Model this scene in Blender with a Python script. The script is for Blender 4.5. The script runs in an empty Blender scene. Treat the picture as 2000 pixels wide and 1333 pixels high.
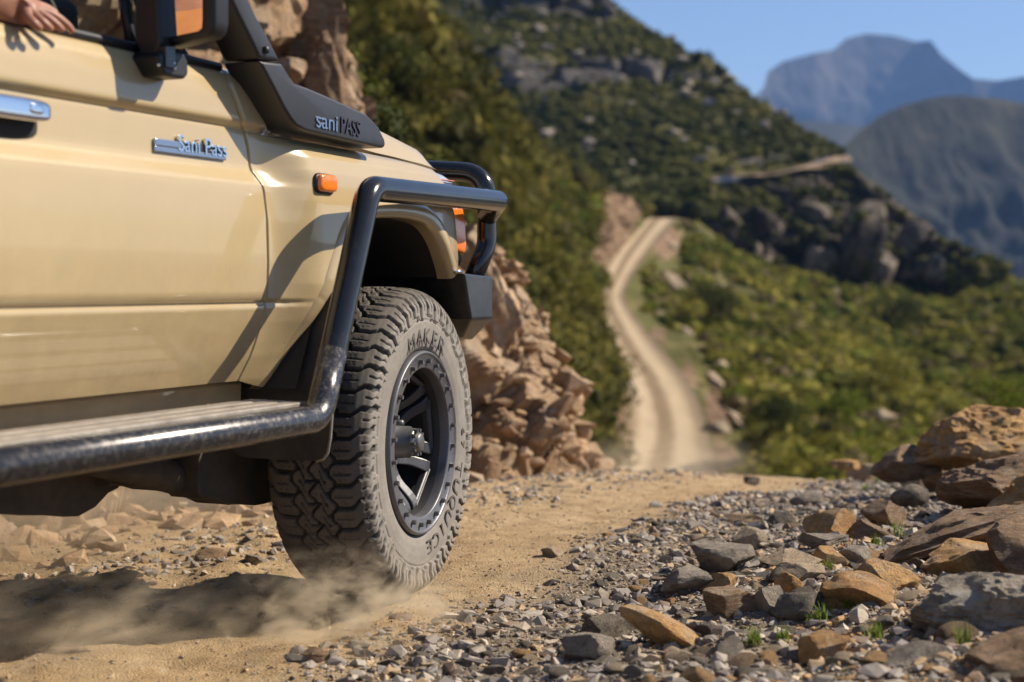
import bpy, bmesh, math, random
import numpy as np
from mathutils import Vector, Matrix, noise as mnoise
from mathutils.geometry import tessellate_polygon

random.seed(7)
RNG = np.random.default_rng(7)
scene = bpy.context.scene
COL = scene.collection

# ------------------------------------------------------------------ camera, sky, sun, exposure
CAM_H = 0.85
FPX = 3000.0
PITCH = math.atan(111.5 / FPX)
cam_data = bpy.data.cameras.new('camera')
cam = bpy.data.objects.new('camera', cam_data)
COL.objects.link(cam)
cam.location = (0, 0, CAM_H)
cam.rotation_euler = (math.pi / 2 - PITCH, 0, 0)
cam_data.sensor_width = 36.0
cam_data.lens = 36.0 * FPX / 2000.0
cam_data.clip_start = 0.05
cam_data.clip_end = 60000
cam_data.dof.use_dof = True
cam_data.dof.focus_distance = 4.15
cam_data.dof.aperture_fstop = 2.5
scene.camera = cam

# the car's forward and right-hand directions on the ground, and the foot of its right front wheel
TH = math.atan(1290 / FPX / math.cos(PITCH))
FW = np.array([math.sin(TH), math.cos(TH), 0.0])
RG = np.array([math.cos(TH), -math.sin(TH), 0.0])
CF = np.array([0, math.cos(PITCH), -math.sin(PITCH)])
CU = np.array([0, math.sin(PITCH), math.cos(PITCH)])
CR = np.array([1.0, 0, 0])
C0 = np.array([0, 0, CAM_H])


def ray(px, py):
    return CR * (px - 1000) / FPX - CU * (py - 666.5) / FPX + CF


ORG = C0 + 4.13 * ray(818, 866)
ORG[2] = 0.0

SUN_FROM = FW * 0.80 + RG * 1.0 + np.array([0, 0, 1.02])
SUN_FROM /= np.linalg.norm(SUN_FROM)
sun_el = math.asin(SUN_FROM[2])
sun_az = math.atan2(SUN_FROM[0], SUN_FROM[1])

world = bpy.data.worlds.new('World')
scene.world = world
world.use_nodes = True
wn = world.node_tree.nodes
wl = world.node_tree.links
wn.clear()
wo = wn.new('ShaderNodeOutputWorld')
wb = wn.new('ShaderNodeBackground')
ws = wn.new('ShaderNodeTexSky')
ws.sky_type = 'NISHITA'
ws.sun_disc = False
ws.sun_elevation = sun_el
ws.sun_rotation = sun_az
ws.altitude = 2500
ws.air_density = 1.0
ws.dust_density = 1.0
ws.ozone_density = 1.0
wb.inputs['Strength'].default_value = 0.077
wl.new(ws.outputs[0], wb.inputs[0])
wl.new(wb.outputs[0], wo.inputs[0])

sun_d = bpy.data.lights.new('sun', 'SUN')
sun_d.energy = 5.0
sun_d.angle = math.radians(0.55)
sun_d.color = (1.0, 0.90, 0.74)
sun = bpy.data.objects.new('sun', sun_d)
COL.objects.link(sun)
sun.rotation_euler = Vector(SUN_FROM).to_track_quat('Z', 'Y').to_euler()
sun.location = tuple(SUN_FROM * 30)

scene.view_settings.view_transform = 'Standard'
scene.view_settings.look = 'None'
scene.view_settings.exposure = 0.76
scene.view_settings.gamma = 1.0
scene.view_settings.use_curve_mapping = False
scene.render.engine = 'CYCLES'
scene.cycles.use_denoising = True
scene.cycles.max_bounces = 8
scene.cycles.volume_bounces = 2
scene.cycles.volume_step_rate = 2.0
scene.cycles.volume_max_steps = 96
scene.cycles.transparent_max_bounces = 12
scene.cycles.sample_clamp_indirect = 6.0
scene.cycles.caustics_reflective = False
scene.cycles.caustics_refractive = False


# ------------------------------------------------------------------ helpers
def P(px, py, d):
    return C0 + ray(px, py) * d


def Bw(px, py, w):
    """point of the car's side plane w (metres outward of the tyre's face) seen at px,py -> (u, w, z)"""
    r = ray(px, py)
    t = (w - (C0 - ORG) @ RG) / (r @ RG)
    q = C0 + r * t - ORG
    return (float(q @ FW), float(w), float(q[2]))


def Bu(px, py, u):
    r = ray(px, py)
    t = (u - (C0 - ORG) @ FW) / (r @ FW)
    q = C0 + r * t - ORG
    return (float(u), float(q @ RG), float(q[2]))


def uw(x, y):
    d0 = x - ORG[0]
    d1 = y - ORG[1]
    return d0 * FW[0] + d1 * FW[1], d0 * RG[0] + d1 * RG[1]


def xy(u, w):
    return ORG[0] + u * FW[0] + w * RG[0], ORG[1] + u * FW[1] + w * RG[1]


def smooth(x, a=0.0, b=1.0):
    t = np.clip((x - a) / (b - a), 0, 1)
    return t * t * (3 - 2 * t)


def set_props(o, label=None, cat=None, group=None, kind=None):
    if label: o['label'] = label
    if cat: o['category'] = cat
    if group: o['group'] = group
    if kind: o['kind'] = kind
    return o


def link(name, data, parent=None):
    o = bpy.data.objects.new(name, data)
    COL.objects.link(o)
    if parent is not None:
        o.parent = parent
    return o


def empty(name, loc=(0, 0, 0), rz=0.0, parent=None):
    o = link(name, None, parent)
    o.location = loc
    o.rotation_euler = (0, 0, rz)
    o.empty_display_size = 0.1
    return o


def mesh_np(name, V, Fc, mat=None, smooth_=False):
    """V (n,3), Fc (m,k) all faces with k corners, or a list of such arrays"""
    me = bpy.data.meshes.new(name)
    V = np.asarray(V, dtype=np.float32)
    groups = Fc if isinstance(Fc, list) else [np.asarray(Fc)]
    groups = [np.asarray(g, dtype=np.int32) for g in groups if len(g)]
    nl = sum(g.size for g in groups)
    nf = sum(len(g) for g in groups)
    me.vertices.add(len(V))
    me.vertices.foreach_set('co', V.ravel())
    me.loops.add(nl)
    me.loops.foreach_set('vertex_index', np.concatenate([g.ravel() for g in groups]))
    me.polygons.add(nf)
    tot = np.concatenate([np.full(len(g), g.shape[1], dtype=np.int32) for g in groups])
    st = np.concatenate([[0], np.cumsum(tot)[:-1]]).astype(np.int32)
    me.polygons.foreach_set('loop_start', st)
    me.polygons.foreach_set('loop_total', tot)
    me.polygons.foreach_set('use_smooth', np.full(nf, smooth_, dtype=bool))
    me.update(calc_edges=True)
    me.validate()
    if mat: me.materials.append(mat)
    return me


def mesh_py(name, V, Fc, mat=None, smooth_=False):
    me = bpy.data.meshes.new(name)
    me.from_pydata([tuple(map(float, v)) for v in V], [], [tuple(f) for f in Fc])
    if smooth_:
        me.polygons.foreach_set('use_smooth', [True] * len(me.polygons))
    me.update()
    if mat: me.materials.append(mat)
    return me


def grid_faces(nr, nc, wrap=False):
    r = np.arange(nr - 1)[:, None]
    c = np.arange(nc if wrap else nc - 1)[None, :]
    c2 = (c + 1) % nc
    a = r * nc + c
    b = r * nc + c2
    d = (r + 1) * nc + c
    e = (r + 1) * nc + c2
    return np.stack([a + 0 * b, b, e, d], -1).reshape(-1, 4)


def bevel(o, width, seg=2, angle=35):
    m = o.modifiers.new('bevel', 'BEVEL')
    m.width = width
    m.segments = seg
    m.limit_method = 'ANGLE'
    m.angle_limit = math.radians(angle)
    m.harden_normals = False
    return o


def catmull(pts, n):
    p = np.array(pts, float)
    k = len(p)
    t = np.linspace(0, k - 1, n)
    i = np.clip(t.astype(int), 0, k - 2)
    f = (t - i)[:, None]
    g = lambda j: p[np.clip(j, 0, k - 1)]
    p0, p1, p2, p3 = g(i - 1), g(i), g(i + 1), g(i + 2)
    return 0.5 * ((2 * p1) + (-p0 + p2) * f + (2 * p0 - 5 * p1 + 4 * p2 - p3) * f ** 2 + (-p0 + 3 * p1 - 3 * p2 + p3) * f ** 3)


def lin(pts, n):
    p = np.array(pts, float)
    k = len(p)
    t = np.linspace(0, k - 1, n)
    return np.stack([np.interp(t, np.arange(k), p[:, j]) for j in range(p.shape[1])], 1)


def L(p):
    """car (u, w, z) -> local x forward, y left, z up"""
    p = np.asarray(p, float)
    q = p.copy()
    q[..., 1] = -p[..., 1]
    return q


# ---- smooth value noise in numpy (several octaves)
def _hash(ix, iy, iz):
    n = (ix.astype(np.int64) * 374761393 + iy.astype(np.int64) * 668265263 + iz.astype(np.int64) * 2147483647 % 1000003) & 0xffffffff
    n = ((n ^ (n >> 13)) * 1274126177) & 0xffffffff
    n = n ^ (n >> 16)
    return (n & 0xffff) / 65535.0


def vnoise(p):
    p = np.asarray(p, float)
    i = np.floor(p).astype(np.int64)
    f = p - i
    f = f * f * (3 - 2 * f)
    r = 0
    for dx in (0, 1):
        for dy in (0, 1):
            for dz in (0, 1):
                wgt = (f[..., 0] if dx else 1 - f[..., 0]) * (f[..., 1] if dy else 1 - f[..., 1]) * (f[..., 2] if dz else 1 - f[..., 2])
                r = r + wgt * _hash(i[..., 0] + dx, i[..., 1] + dy, (i[..., 2] + dz) * 7919 + 31)
    return r * 2 - 1


def fbm(p, oct=4, gain=0.5):
    a, s, r = 1.0, 1.0, 0
    for _ in range(oct):
        r = r + a * vnoise(np.asarray(p) * s)
        a *= gain
        s *= 2.03
    return r


def cellcrack(p, seed=3):
    """2-nearest cell distance: (f1, f2, id) on 3-D points"""
    p = np.asarray(p, float)
    i = np.floor(p).astype(np.int64)
    f1 = np.full(p.shape[:-1], 9.0)
    f2 = np.full(p.shape[:-1], 9.0)
    cid = np.zeros(p.shape[:-1])
    for dx in (-1, 0, 1):
        for dy in (-1, 0, 1):
            for dz in (-1, 0, 1):
                c = i + np.array([dx, dy, dz])
                hx = _hash(c[..., 0], c[..., 1], c[..., 2] * 7919 + seed)
                hy = _hash(c[..., 0] + 101, c[..., 1], c[..., 2] * 7919 + seed)
                hz = _hash(c[..., 0], c[..., 1] + 57, c[..., 2] * 7919 + seed)
                q = c + np.stack([hx, hy, hz], -1)
                d = np.linalg.norm(p - q, axis=-1)
                near = d < f1
                f2 = np.where(near, f1, np.minimum(f2, d))
                cid = np.where(near, hx, cid)
                f1 = np.where(near, d, f1)
    return f1, f2, cid


# ---- shader node helper
class NT:
    def __init__(s, name):
        s.m = bpy.data.materials.new(name)
        s.m.use_nodes = True
        s.t = s.m.node_tree
        s.t.nodes.clear()
        s.out = s.t.nodes.new('ShaderNodeOutputMaterial')

    def n(s, typ, ins=None, **kw):
        x = s.t.nodes.new(typ)
        for k, v in kw.items():
            setattr(x, k, v)
        for k, v in (ins or {}).items():
            if hasattr(v, 'is_output') or isinstance(v, bpy.types.NodeSocket):
                s.t.links.new(v, x.inputs[k])
            else:
                x.inputs[k].default_value = v
        return x

    def ramp(s, fac, stops, interp='LINEAR'):
        x = s.t.nodes.new('ShaderNodeValToRGB')
        x.color_ramp.interpolation = interp
        e = x.color_ramp.elements
        while len(e) < len(stops): e.new(0.5)
        for k, (p, c) in enumerate(stops):
            e[k].position = p
            if not hasattr(c, '__len__'): c = (c, c, c)
            e[k].color = (*c[:3], 1)
        s.t.links.new(fac, x.inputs[0])
        return x.outputs[0]

    def mix(s, f, a, b, mode='MIX'):
        x = s.t.nodes.new('ShaderNodeMix')
        x.data_type = 'RGBA'
        x.blend_type = mode
        for k, v in ((0, f), (6, a), (7, b)):
            if isinstance(v, bpy.types.NodeSocket): s.t.links.new(v, x.inputs[k])
            else: x.inputs[k].default_value = v if k == 0 else ((*v[:3], 1))
        return x.outputs[2]

    def math(s, op, a, b=0.0, c=None):
        x = s.t.nodes.new('ShaderNodeMath')
        x.operation = op
        for k, v in ((0, a), (1, b), (2, c)):
            if v is None: continue
            if isinstance(v, bpy.types.NodeSocket): s.t.links.new(v, x.inputs[k])
            else: x.inputs[k].default_value = v
        return x.outputs[0]

    def noise(s, scale, detail=4, rough=0.55, vec=None, dim='3D', dist=0.0):
        x = s.n('ShaderNodeTexNoise', {'Scale': scale, 'Detail': detail, 'Roughness': rough, 'Distortion': dist}, noise_dimensions=dim)
        if vec is not None: s.t.links.new(vec, x.inputs['Vector'])
        return x

    def voro(s, scale, vec=None, feature='F1', rand=1.0):
        x = s.n('ShaderNodeTexVoronoi', {'Scale': scale, 'Randomness': rand}, feature=feature)
        if vec is not None: s.t.links.new(vec, x.inputs['Vector'])
        return x

    def coord(s, which='Object'):
        return s.n('ShaderNodeTexCoord').outputs[which]

    def bump(s, h, strength=0.5, dist=0.01, normal=None):
        x = s.n('ShaderNodeBump', {'Strength': strength, 'Distance': dist, 'Height': h})
        if normal is not None: s.t.links.new(normal, x.inputs['Normal'])
        return x.outputs[0]

    def bsdf(s, color=None, rough=0.6, metal=0.0, normal=None, **kw):
        x = s.t.nodes.new('ShaderNodeBsdfPrincipled')
        def put(k, v):
            if v is None: return
            if isinstance(v, bpy.types.NodeSocket): s.t.links.new(v, x.inputs[k])
            elif k in ('Base Color', 'Emission Color', 'Coat Tint', 'Sheen Tint') : x.inputs[k].default_value = (*v[:3], 1)
            else: x.inputs[k].default_value = v
        put('Base Color', color); put('Roughness', rough); put('Metallic', metal); put('Normal', normal)
        for k, v in kw.items(): put(k.replace('_', ' '), v)
        s.t.links.new(x.outputs[0], s.out.inputs['Surface'])
        return x


def simple(name, col, rough=0.5, metal=0.0, bumps=0.0, bscale=200, var=0.0, vscale=8, **kw):
    t = NT(name)
    c = col
    co = t.coord()
    if var:
        nz = t.noise(vscale, 6, 0.65, co).outputs[0]
        c = t.mix(t.ramp(nz, [(0.3, 0), (0.7, 1)]), tuple(x * (1 - var) for x in col), tuple(min(1, x * (1 + var)) for x in col))
    nrm = None
    if bumps:
        nrm = t.bump(t.noise(bscale, 4, 0.6, co).outputs[0], bumps, 0.002)
    t.bsdf(c, rough, metal, nrm, **kw)
    return t.m


# ---- shape helpers
def tube_mesh(name, pts, rad, mat, seg=20, res=0.02, closed=False, caps=True):
    p = np.array(pts, float)
    n = len(p)
    rad = np.full(n, rad) if np.isscalar(rad) else np.array(rad, float)
    tg = np.gradient(p, axis=0)
    tg /= np.linalg.norm(tg, axis=1)[:, None] + 1e-12
    up = np.array([0, 0, 1.0])
    if abs(tg[0] @ up) > 0.9: up = np.array([0, 1.0, 0])
    nx = np.cross(tg[0], up); nx /= np.linalg.norm(nx)
    V = []
    a = np.linspace(0, 2 * np.pi, seg, endpoint=False)
    for k in range(n):
        nx = nx - (nx @ tg[k]) * tg[k]
        nx /= np.linalg.norm(nx)
        ny = np.cross(tg[k], nx)
        V.append(p[k] + rad[k] * (np.cos(a)[:, None] * nx + np.sin(a)[:, None] * ny))
    V = np.concatenate(V)
    Fq = grid_faces(n, seg, True)
    fl = [tuple(f) for f in Fq]
    if caps:
        fl.append(tuple(range(seg))[::-1])
        fl.append(tuple(range((n - 1) * seg, n * seg)))
    return mesh_py(name, V, fl, mat, True)


def bend_path(pts, r, step=0.012):
    """polyline with corners rounded by radius r (list or number)"""
    p = [np.array(q, float) for q in pts]
    out = [p[0]]
    for k in range(1, len(p) - 1):
        rr = r[k - 1] if hasattr(r, '__len__') else r
        a = p[k - 1] - p[k]; b = p[k + 1] - p[k]
        la, lb = np.linalg.norm(a), np.linalg.norm(b)
        a /= la; b /= lb
        ang = math.acos(max(-1, min(1, a @ b)))
        d = min(rr / math.tan(ang / 2), la * 0.49, lb * 0.49)
        s, e = p[k] + a * d, p[k] + b * d
        for t in np.linspace(0, 1, 12):
            out.append((1 - t) ** 2 * s + 2 * t * (1 - t) * p[k] + t * t * e)
    out.append(p[-1])
    return np.array(out)


def lathe(name, prof, mat, seg=96, axis_flip=False, smooth_=True):
    """profile list of (r, w): axis along the wheel's axle; local y = -w"""
    pr = np.array(prof, float)
    a = np.linspace(0, 2 * np.pi, seg, endpoint=False)
    V = np.stack([pr[:, None, 0] * np.cos(a)[None], np.repeat(-pr[:, 1:2], seg, 1), pr[:, None, 0] * np.sin(a)[None]], -1).reshape(-1, 3)
    return mesh_np(name, V, grid_faces(len(pr), seg, True), mat, smooth_)


def prism(name, poly, w0, w1, mat, axis='w', smooth_=False):
    """poly of (u, z) extruded between w0 (outer) and w1; axis 'u': poly of (w, z) between u0 and u1"""
    n = len(poly)
    V = []
    for s in (w0, w1):
        for a, b in poly:
            V.append((a, -s, b) if axis == 'w' else (s, -a, b))
    fl = [tuple(range(n))[::-1], tuple(range(n, 2 * n))]
    fl += [(k, (k + 1) % n, n + (k + 1) % n, n + k) for k in range(n)]
    me = mesh_py(name, V, fl, mat, smooth_)
    bm = bmesh.new(); bm.from_mesh(me)
    bmesh.ops.recalc_face_normals(bm, faces=bm.faces)
    bm.to_mesh(me); bm.free()
    return me


def box_mesh(name, lo, hi, mat):
    (x0, y0, z0), (x1, y1, z1) = lo, hi
    V = [(x0, y0, z0), (x1, y0, z0), (x1, y1, z0), (x0, y1, z0), (x0, y0, z1), (x1, y0, z1), (x1, y1, z1), (x0, y1, z1)]
    return mesh_py(name, V, [(0, 3, 2, 1), (4, 5, 6, 7), (0, 1, 5, 4), (1, 2, 6, 5), (2, 3, 7, 6), (3, 0, 4, 7)], mat)


def car_box(name, u0, u1, w0, w1, z0, z1, mat):
    return box_mesh(name, (u0, -max(w0, w1), z0), (u1, -min(w0, w1), z1), mat)


def text_mesh(txt, size, depth, mat, squeeze=1.0, bev=0.0):
    cu = bpy.data.curves.new('lettering', 'FONT')
    cu.body = txt
    cu.size = size
    cu.extrude = depth
    cu.bevel_depth = bev
    cu.align_x = 'CENTER'
    cu.align_y = 'CENTER'
    o = bpy.data.objects.new('lettering', cu)
    COL.objects.link(o)
    dg = bpy.context.evaluated_depsgraph_get()
    me = bpy.data.meshes.new_from_object(o.evaluated_get(dg))
    bpy.data.objects.remove(o)
    for v in me.vertices: v.co.x *= squeeze
    me.materials.clear()
    me.materials.append(mat)
    return me


ICO = {}


def ico(sub):
    if sub not in ICO:
        bm = bmesh.new()
        bmesh.ops.create_icosphere(bm, subdivisions=sub, radius=1.0)
        V = np.array([v.co[:] for v in bm.verts])
        Fc = np.array([[v.index for v in f.verts] for f in bm.faces])
        bm.free()
        ICO[sub] = (V, Fc)
    return ICO[sub]


def rock_verts(sub, seed, scale=(1, 1, 0.6), cuts=12, rough=0.05, freq=2.5, strata=0.0, hmin=0.45, hmax=0.85):
    r = np.random.default_rng(seed)
    V, Fc = ico(sub)
    V = V.copy()
    for _ in range(cuts):
        n = r.normal(size=3)
        n /= np.linalg.norm(n)
        h = r.uniform(hmin, hmax)
        d = V @ n - h
        V -= np.maximum(d, 0)[:, None] * n
    N = V / (np.linalg.norm(V, axis=1)[:, None] + 1e-9)
    off = r.uniform(-50, 50, 3)
    V += N * (fbm(V * freq + off, 5, 0.55) * rough)[:, None]
    if sub >= 5:
        V += N * (0.014 * fbm(V * 8 + off, 4, 0.6))[:, None]
    if sub >= 4:
        rid = np.abs(fbm(V * freq * 1.7 + off * 1.3, 4, 0.6))
        V -= N * (rough * 0.5 * smooth(rid, .0, .35) - rough * 0.5)[:, None]
    if strata:
        V += N * (strata * (np.abs(((V[:, 2] * 5 + 0.5 * fbm(V * 1.5 + off, 2)) % 1) - 0.5) - 0.25))[:, None]
    V *= np.array(scale)
    return V, Fc


def crisp(me, deg=28):
    me.set_sharp_from_angle(angle=math.radians(deg))
    return me


def scatter_mesh(name, protos, pos, scl, rotz, mat, tilt=0.35, smooth_=False, nrm=None):
    """one mesh out of many copies of a few prototypes (each (V, F))"""
    pick = RNG.integers(0, len(protos), len(pos))
    Vs, Fs = [], []
    base = 0
    for k, (pv, pf) in enumerate(protos):
        idx = np.nonzero(pick == k)[0]
        m = len(idx)
        if not m: continue
        c, s = np.cos(rotz[idx]), np.sin(rotz[idx])
        Z = np.zeros(m); O1 = np.ones(m)
        Rz = np.stack([np.stack([c, -s, Z], -1), np.stack([s, c, Z], -1), np.stack([Z, Z, O1], -1)], 1)
        tx = RNG.uniform(-tilt, tilt, m)
        cx, sx = np.cos(tx), np.sin(tx)
        Rx = np.stack([np.stack([O1, Z, Z], -1), np.stack([Z, cx, -sx], -1), np.stack([Z, sx, cx], -1)], 1)
        M = Rx @ Rz
        sc = scl[idx]
        if sc.ndim == 1: sc = np.repeat(sc[:, None], 3, 1)
        vv = np.einsum('mij,mvj->mvi', M, pv[None] * sc[:, None, :]) + pos[idx][:, None, :]
        Vs.append(vv.reshape(-1, 3))
        ff = pf[None] + (np.arange(m) * len(pv))[:, None, None] + base
        Fs.append(ff.reshape(-1, pf.shape[1]))
        base += m * len(pv)
    return mesh_np(name, np.concatenate(Vs), np.concatenate(Fs), mat, smooth_)


# ------------------------------------------------------------------ materials
def m_paint():
    t = NT('beige_paint')
    co = t.coord()
    big = t.noise(2.2, 5, 0.6, co).outputs[0]
    fine = t.noise(90, 5, 0.7, co).outputs[0]
    z = t.n('ShaderNodeSeparateXYZ', {0: co}).outputs[2]
    low = t.n('ShaderNodeMapRange', {0: z, 1: 1.05, 2: 0.60, 3: 0.0, 4: 1.0}).outputs[0]
    base = t.mix(t.ramp(big, [(0.35, 0), (0.7, 1)]), (0.465, 0.345, 0.18), (0.50, 0.375, 0.20))
    dustm = t.math('MULTIPLY', t.math('ADD', t.math('MULTIPLY', low, 0.75), 0.07), t.ramp(t.noise(9, 7, 0.7, co).outputs[0], [(0.35, 0.25), (0.7, 1)]))
    spk = t.math('MULTIPLY', t.ramp(t.voro(70, co).outputs[0], [(0.10, 1), (0.16, 0)]), t.ramp(t.noise(7, 3, 0.6, co).outputs[0], [(0.52, 0), (0.62, 0.5)]))
    dustm = t.math('MINIMUM', t.math('ADD', dustm, t.math('MULTIPLY', spk, low)), 1.0)
    xx = t.n('ShaderNodeSeparateXYZ', {0: co}).outputs[0]
    nearw = t.n('ShaderNodeMapRange', {0: xx, 1: -1.7, 2: -0.45, 3: 0.1, 4: 1.0}).outputs[0]
    low2 = t.n('ShaderNodeMapRange', {0: z, 1: 1.12, 2: 0.62, 3: 0.0, 4: 1.0}).outputs[0]
    spot = t.math('MAXIMUM', t.ramp(t.voro(120, co).outputs[0], [(0.14, 1), (0.24, 0)]), t.ramp(t.voro(38, co).outputs[0], [(0.05, 1), (0.09, 0)]))
    patch = t.ramp(t.noise(6, 6, 0.75, co).outputs[0], [(0.45, 0.0), (0.62, 1.0)])
    dustm = t.math('MINIMUM', t.math('ADD', dustm, t.math('MULTIPLY', t.math('MULTIPLY', spot, patch), t.math('MULTIPLY', nearw, low2))), 1.0)
    col = t.mix(dustm, base, (0.30, 0.225, 0.125))
    rg = t.math('ADD', t.math('MULTIPLY', dustm, 0.30), t.ramp(fine, [(0.3, 0.26), (0.7, 0.34)]))
    nr = t.bump(t.noise(1.6, 2, 0.5, co).outputs[0], 0.10, 0.02)
    t.bsdf(col, rg, 0.0, nr, Coat_Weight=0.9, Coat_Roughness=0.06, Specular_IOR_Level=0.5)
    return t.m


def m_blackmetal(name, dusty=0.3, rough=0.28):
    t = NT(name)
    co = t.coord()
    n1 = t.noise(14, 8, 0.75, co).outputs[0]
    n2 = t.noise(120, 4, 0.7, co).outputs[0]
    st = t.n('ShaderNodeMapping', {0: co, 3: (14, 160, 160)}).outputs[0]
    sc = t.ramp(t.noise(1.0, 3, 0.8, st).outputs[0], [(0.66, 0), (0.70, 1)])
    d = t.math('MULTIPLY', t.math('MULTIPLY', t.ramp(n1, [(0.46, 0), (0.68, 1)]), t.ramp(n2, [(0.40, 0.2), (0.62, 1)])), dusty)
    d = t.math('MINIMUM', t.math('ADD', d, t.math('MULTIPLY', sc, dusty * 0.55)), 1.0)
    col = t.mix(d, (0.012, 0.012, 0.013), (0.30, 0.24, 0.17))
    rg = t.math('ADD', t.math('MULTIPLY', d, 0.5), rough)
    nr = t.bump(n2, 0.08, 0.002)
    t.bsdf(col, rg, 0.0, nr, Coat_Weight=0.35, Coat_Roughness=0.12)
    return t.m


def m_steptube():
    t = NT('worn_step_tube')
    co = t.coord()
    n1 = t.noise(48, 8, 0.85, co).outputs[0]
    n2 = t.noise(160, 4, 0.7, co).outputs[0]
    d = t.math('MULTIPLY', t.ramp(n1, [(0.48, 0), (0.62, 1)]), t.ramp(n2, [(0.4, 0.2), (0.6, 1)]))
    col = t.mix(t.math('MULTIPLY', d, 0.32), (0.05, 0.048, 0.052), (0.36, 0.30, 0.22))
    t.bsdf(col, t.math('ADD', t.math('MULTIPLY', d, 0.35), 0.22), t.math('SUBTRACT', 0.6, t.math('MULTIPLY', d, 0.5)), t.bump(n2, 0.1, 0.002), Coat_Weight=0.3, Coat_Roughness=0.15)
    return t.m


def m_rubber():
    t = NT('dusty_shaded_rubber')
    co = t.coord()
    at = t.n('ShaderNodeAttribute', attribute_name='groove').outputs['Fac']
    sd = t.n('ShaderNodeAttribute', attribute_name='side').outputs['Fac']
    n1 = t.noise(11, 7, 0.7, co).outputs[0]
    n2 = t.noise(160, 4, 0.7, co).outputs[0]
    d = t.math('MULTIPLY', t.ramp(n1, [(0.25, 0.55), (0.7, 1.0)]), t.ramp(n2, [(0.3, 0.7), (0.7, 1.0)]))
    col = t.mix(d, (0.03, 0.027, 0.025), (0.125, 0.104, 0.083))  # dusty tread, kept darker: its shade is put into the colour
    col = t.mix(t.math('MULTIPLY', sd, t.math('MULTIPLY', d, 0.75)), col, (0.33, 0.298, 0.265))  # sidewall dust painted paler, as if sunlit
    col = t.mix(t.math('MULTIPLY', at, 0.9), col, (0.018, 0.016, 0.015))  # shade in the grooves painted nearly black
    nr = t.bump(n2, 0.25, 0.0015)
    t.bsdf(col, 0.78, 0.0, nr, Specular_IOR_Level=0.35)
    return t.m


def m_plastic():
    t = NT('black_textured_plastic')
    co = t.coord()
    v = t.noise(420, 3, 0.6, co).outputs[0]
    n1 = t.noise(8, 7, 0.7, co).outputs[0]
    d = t.ramp(n1, [(0.42, 0.0), (0.75, 0.45)])
    col = t.mix(d, (0.018, 0.017, 0.020), (0.045, 0.042, 0.046))
    t.bsdf(col, t.ramp(v, [(0.3, 0.36), (0.7, 0.46)]), 0.0, t.bump(v, 0.28, 0.0012), Specular_IOR_Level=0.55)
    return t.m


def m_rock(name, cols, lichen=0.0, scale=1.0, bump=0.9, strata=0.0, coat=0.0, bdist=0.03):
    """cols: three colours dark, mid, light; per-object random shift"""
    t = NT(name)
    co = t.coord()
    rnd = t.n('ShaderNodeObjectInfo').outputs['Random']
    off = t.n('ShaderNodeVectorMath', {0: co, 1: t.n('ShaderNodeCombineXYZ', {0: t.math('MULTIPLY', rnd, 40.0), 1: rnd, 2: t.math('MULTIPLY', rnd, 17.0)}).outputs[0]}, operation='ADD').outputs[0]
    if strata:
        off2 = t.n('ShaderNodeMapping', {0: off, 3: (1, 1, 1 + strata)}).outputs[0]
    else:
        off2 = off
    n1 = t.noise(3.2 * scale, 8, 0.62, off2, dist=0.4).outputs[0]
    n2 = t.noise(22 * scale, 6, 0.7, off2).outputs[0]
    n3 = t.noise(120 * scale, 4, 0.75, off).outputs[0]
    c = t.ramp(n1, [(0.32, cols[0]), (0.5, cols[1]), (0.68, cols[2])])
    c = t.mix(t.ramp(n2, [(0.38, 0.0), (0.66, 0.85)]), c, tuple(x * 0.55 for x in cols[0]))
    n4 = t.noise(7 * scale, 6, 0.7, off2, dist=0.8).outputs[0]
    c = t.mix(t.ramp(n4, [(0.50, 0.0), (0.62, 0.6)]), c, (0.33, 0.27, 0.20))
    c = t.mix(t.ramp(n3, [(0.35, 0.0), (0.75, 0.35)]), c, tuple(min(1, x * 1.35) for x in cols[2]))
    if lichen:
        l = t.ramp(t.noise(9 * scale, 6, 0.7, off).outputs[0], [(0.52, 0), (0.58, 1)])
        c = t.mix(t.math('MULTIPLY', l, lichen), c, (0.36, 0.34, 0.30))
    h = t.math('ADD', t.math('MULTIPLY', n2, 0.7), t.math('MULTIPLY', n3, 0.3))
    t.bsdf(c, 0.82, 0.0, t.bump(h, bump, bdist), Specular_IOR_Level=0.35)
    return t.m


def m_gravel(name, stops, rough=0.8):
    """colour per stone"""
    t = NT(name)
    g = t.n('ShaderNodeNewGeometry')
    co = t.coord()
    r = g.outputs['Random Per Island']
    c = t.ramp(r, stops, 'CONSTANT')
    n = t.noise(70, 4, 0.7, co).outputs[0]
    c = t.mix(t.ramp(n, [(0.3, 0.0), (0.7, 0.5)]), c, (0.17, 0.13, 0.09))
    big = t.noise(1.7, 3, 0.6, co).outputs[0]
    c = t.mix(t.ramp(big, [(0.45, 0.0), (0.7, 0.35)]), c, (0.30, 0.20, 0.11))
    t.bsdf(c, rough, 0.0, t.bump(n, 0.4, 0.004), Specular_IOR_Level=0.4)
    return t.m


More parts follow.
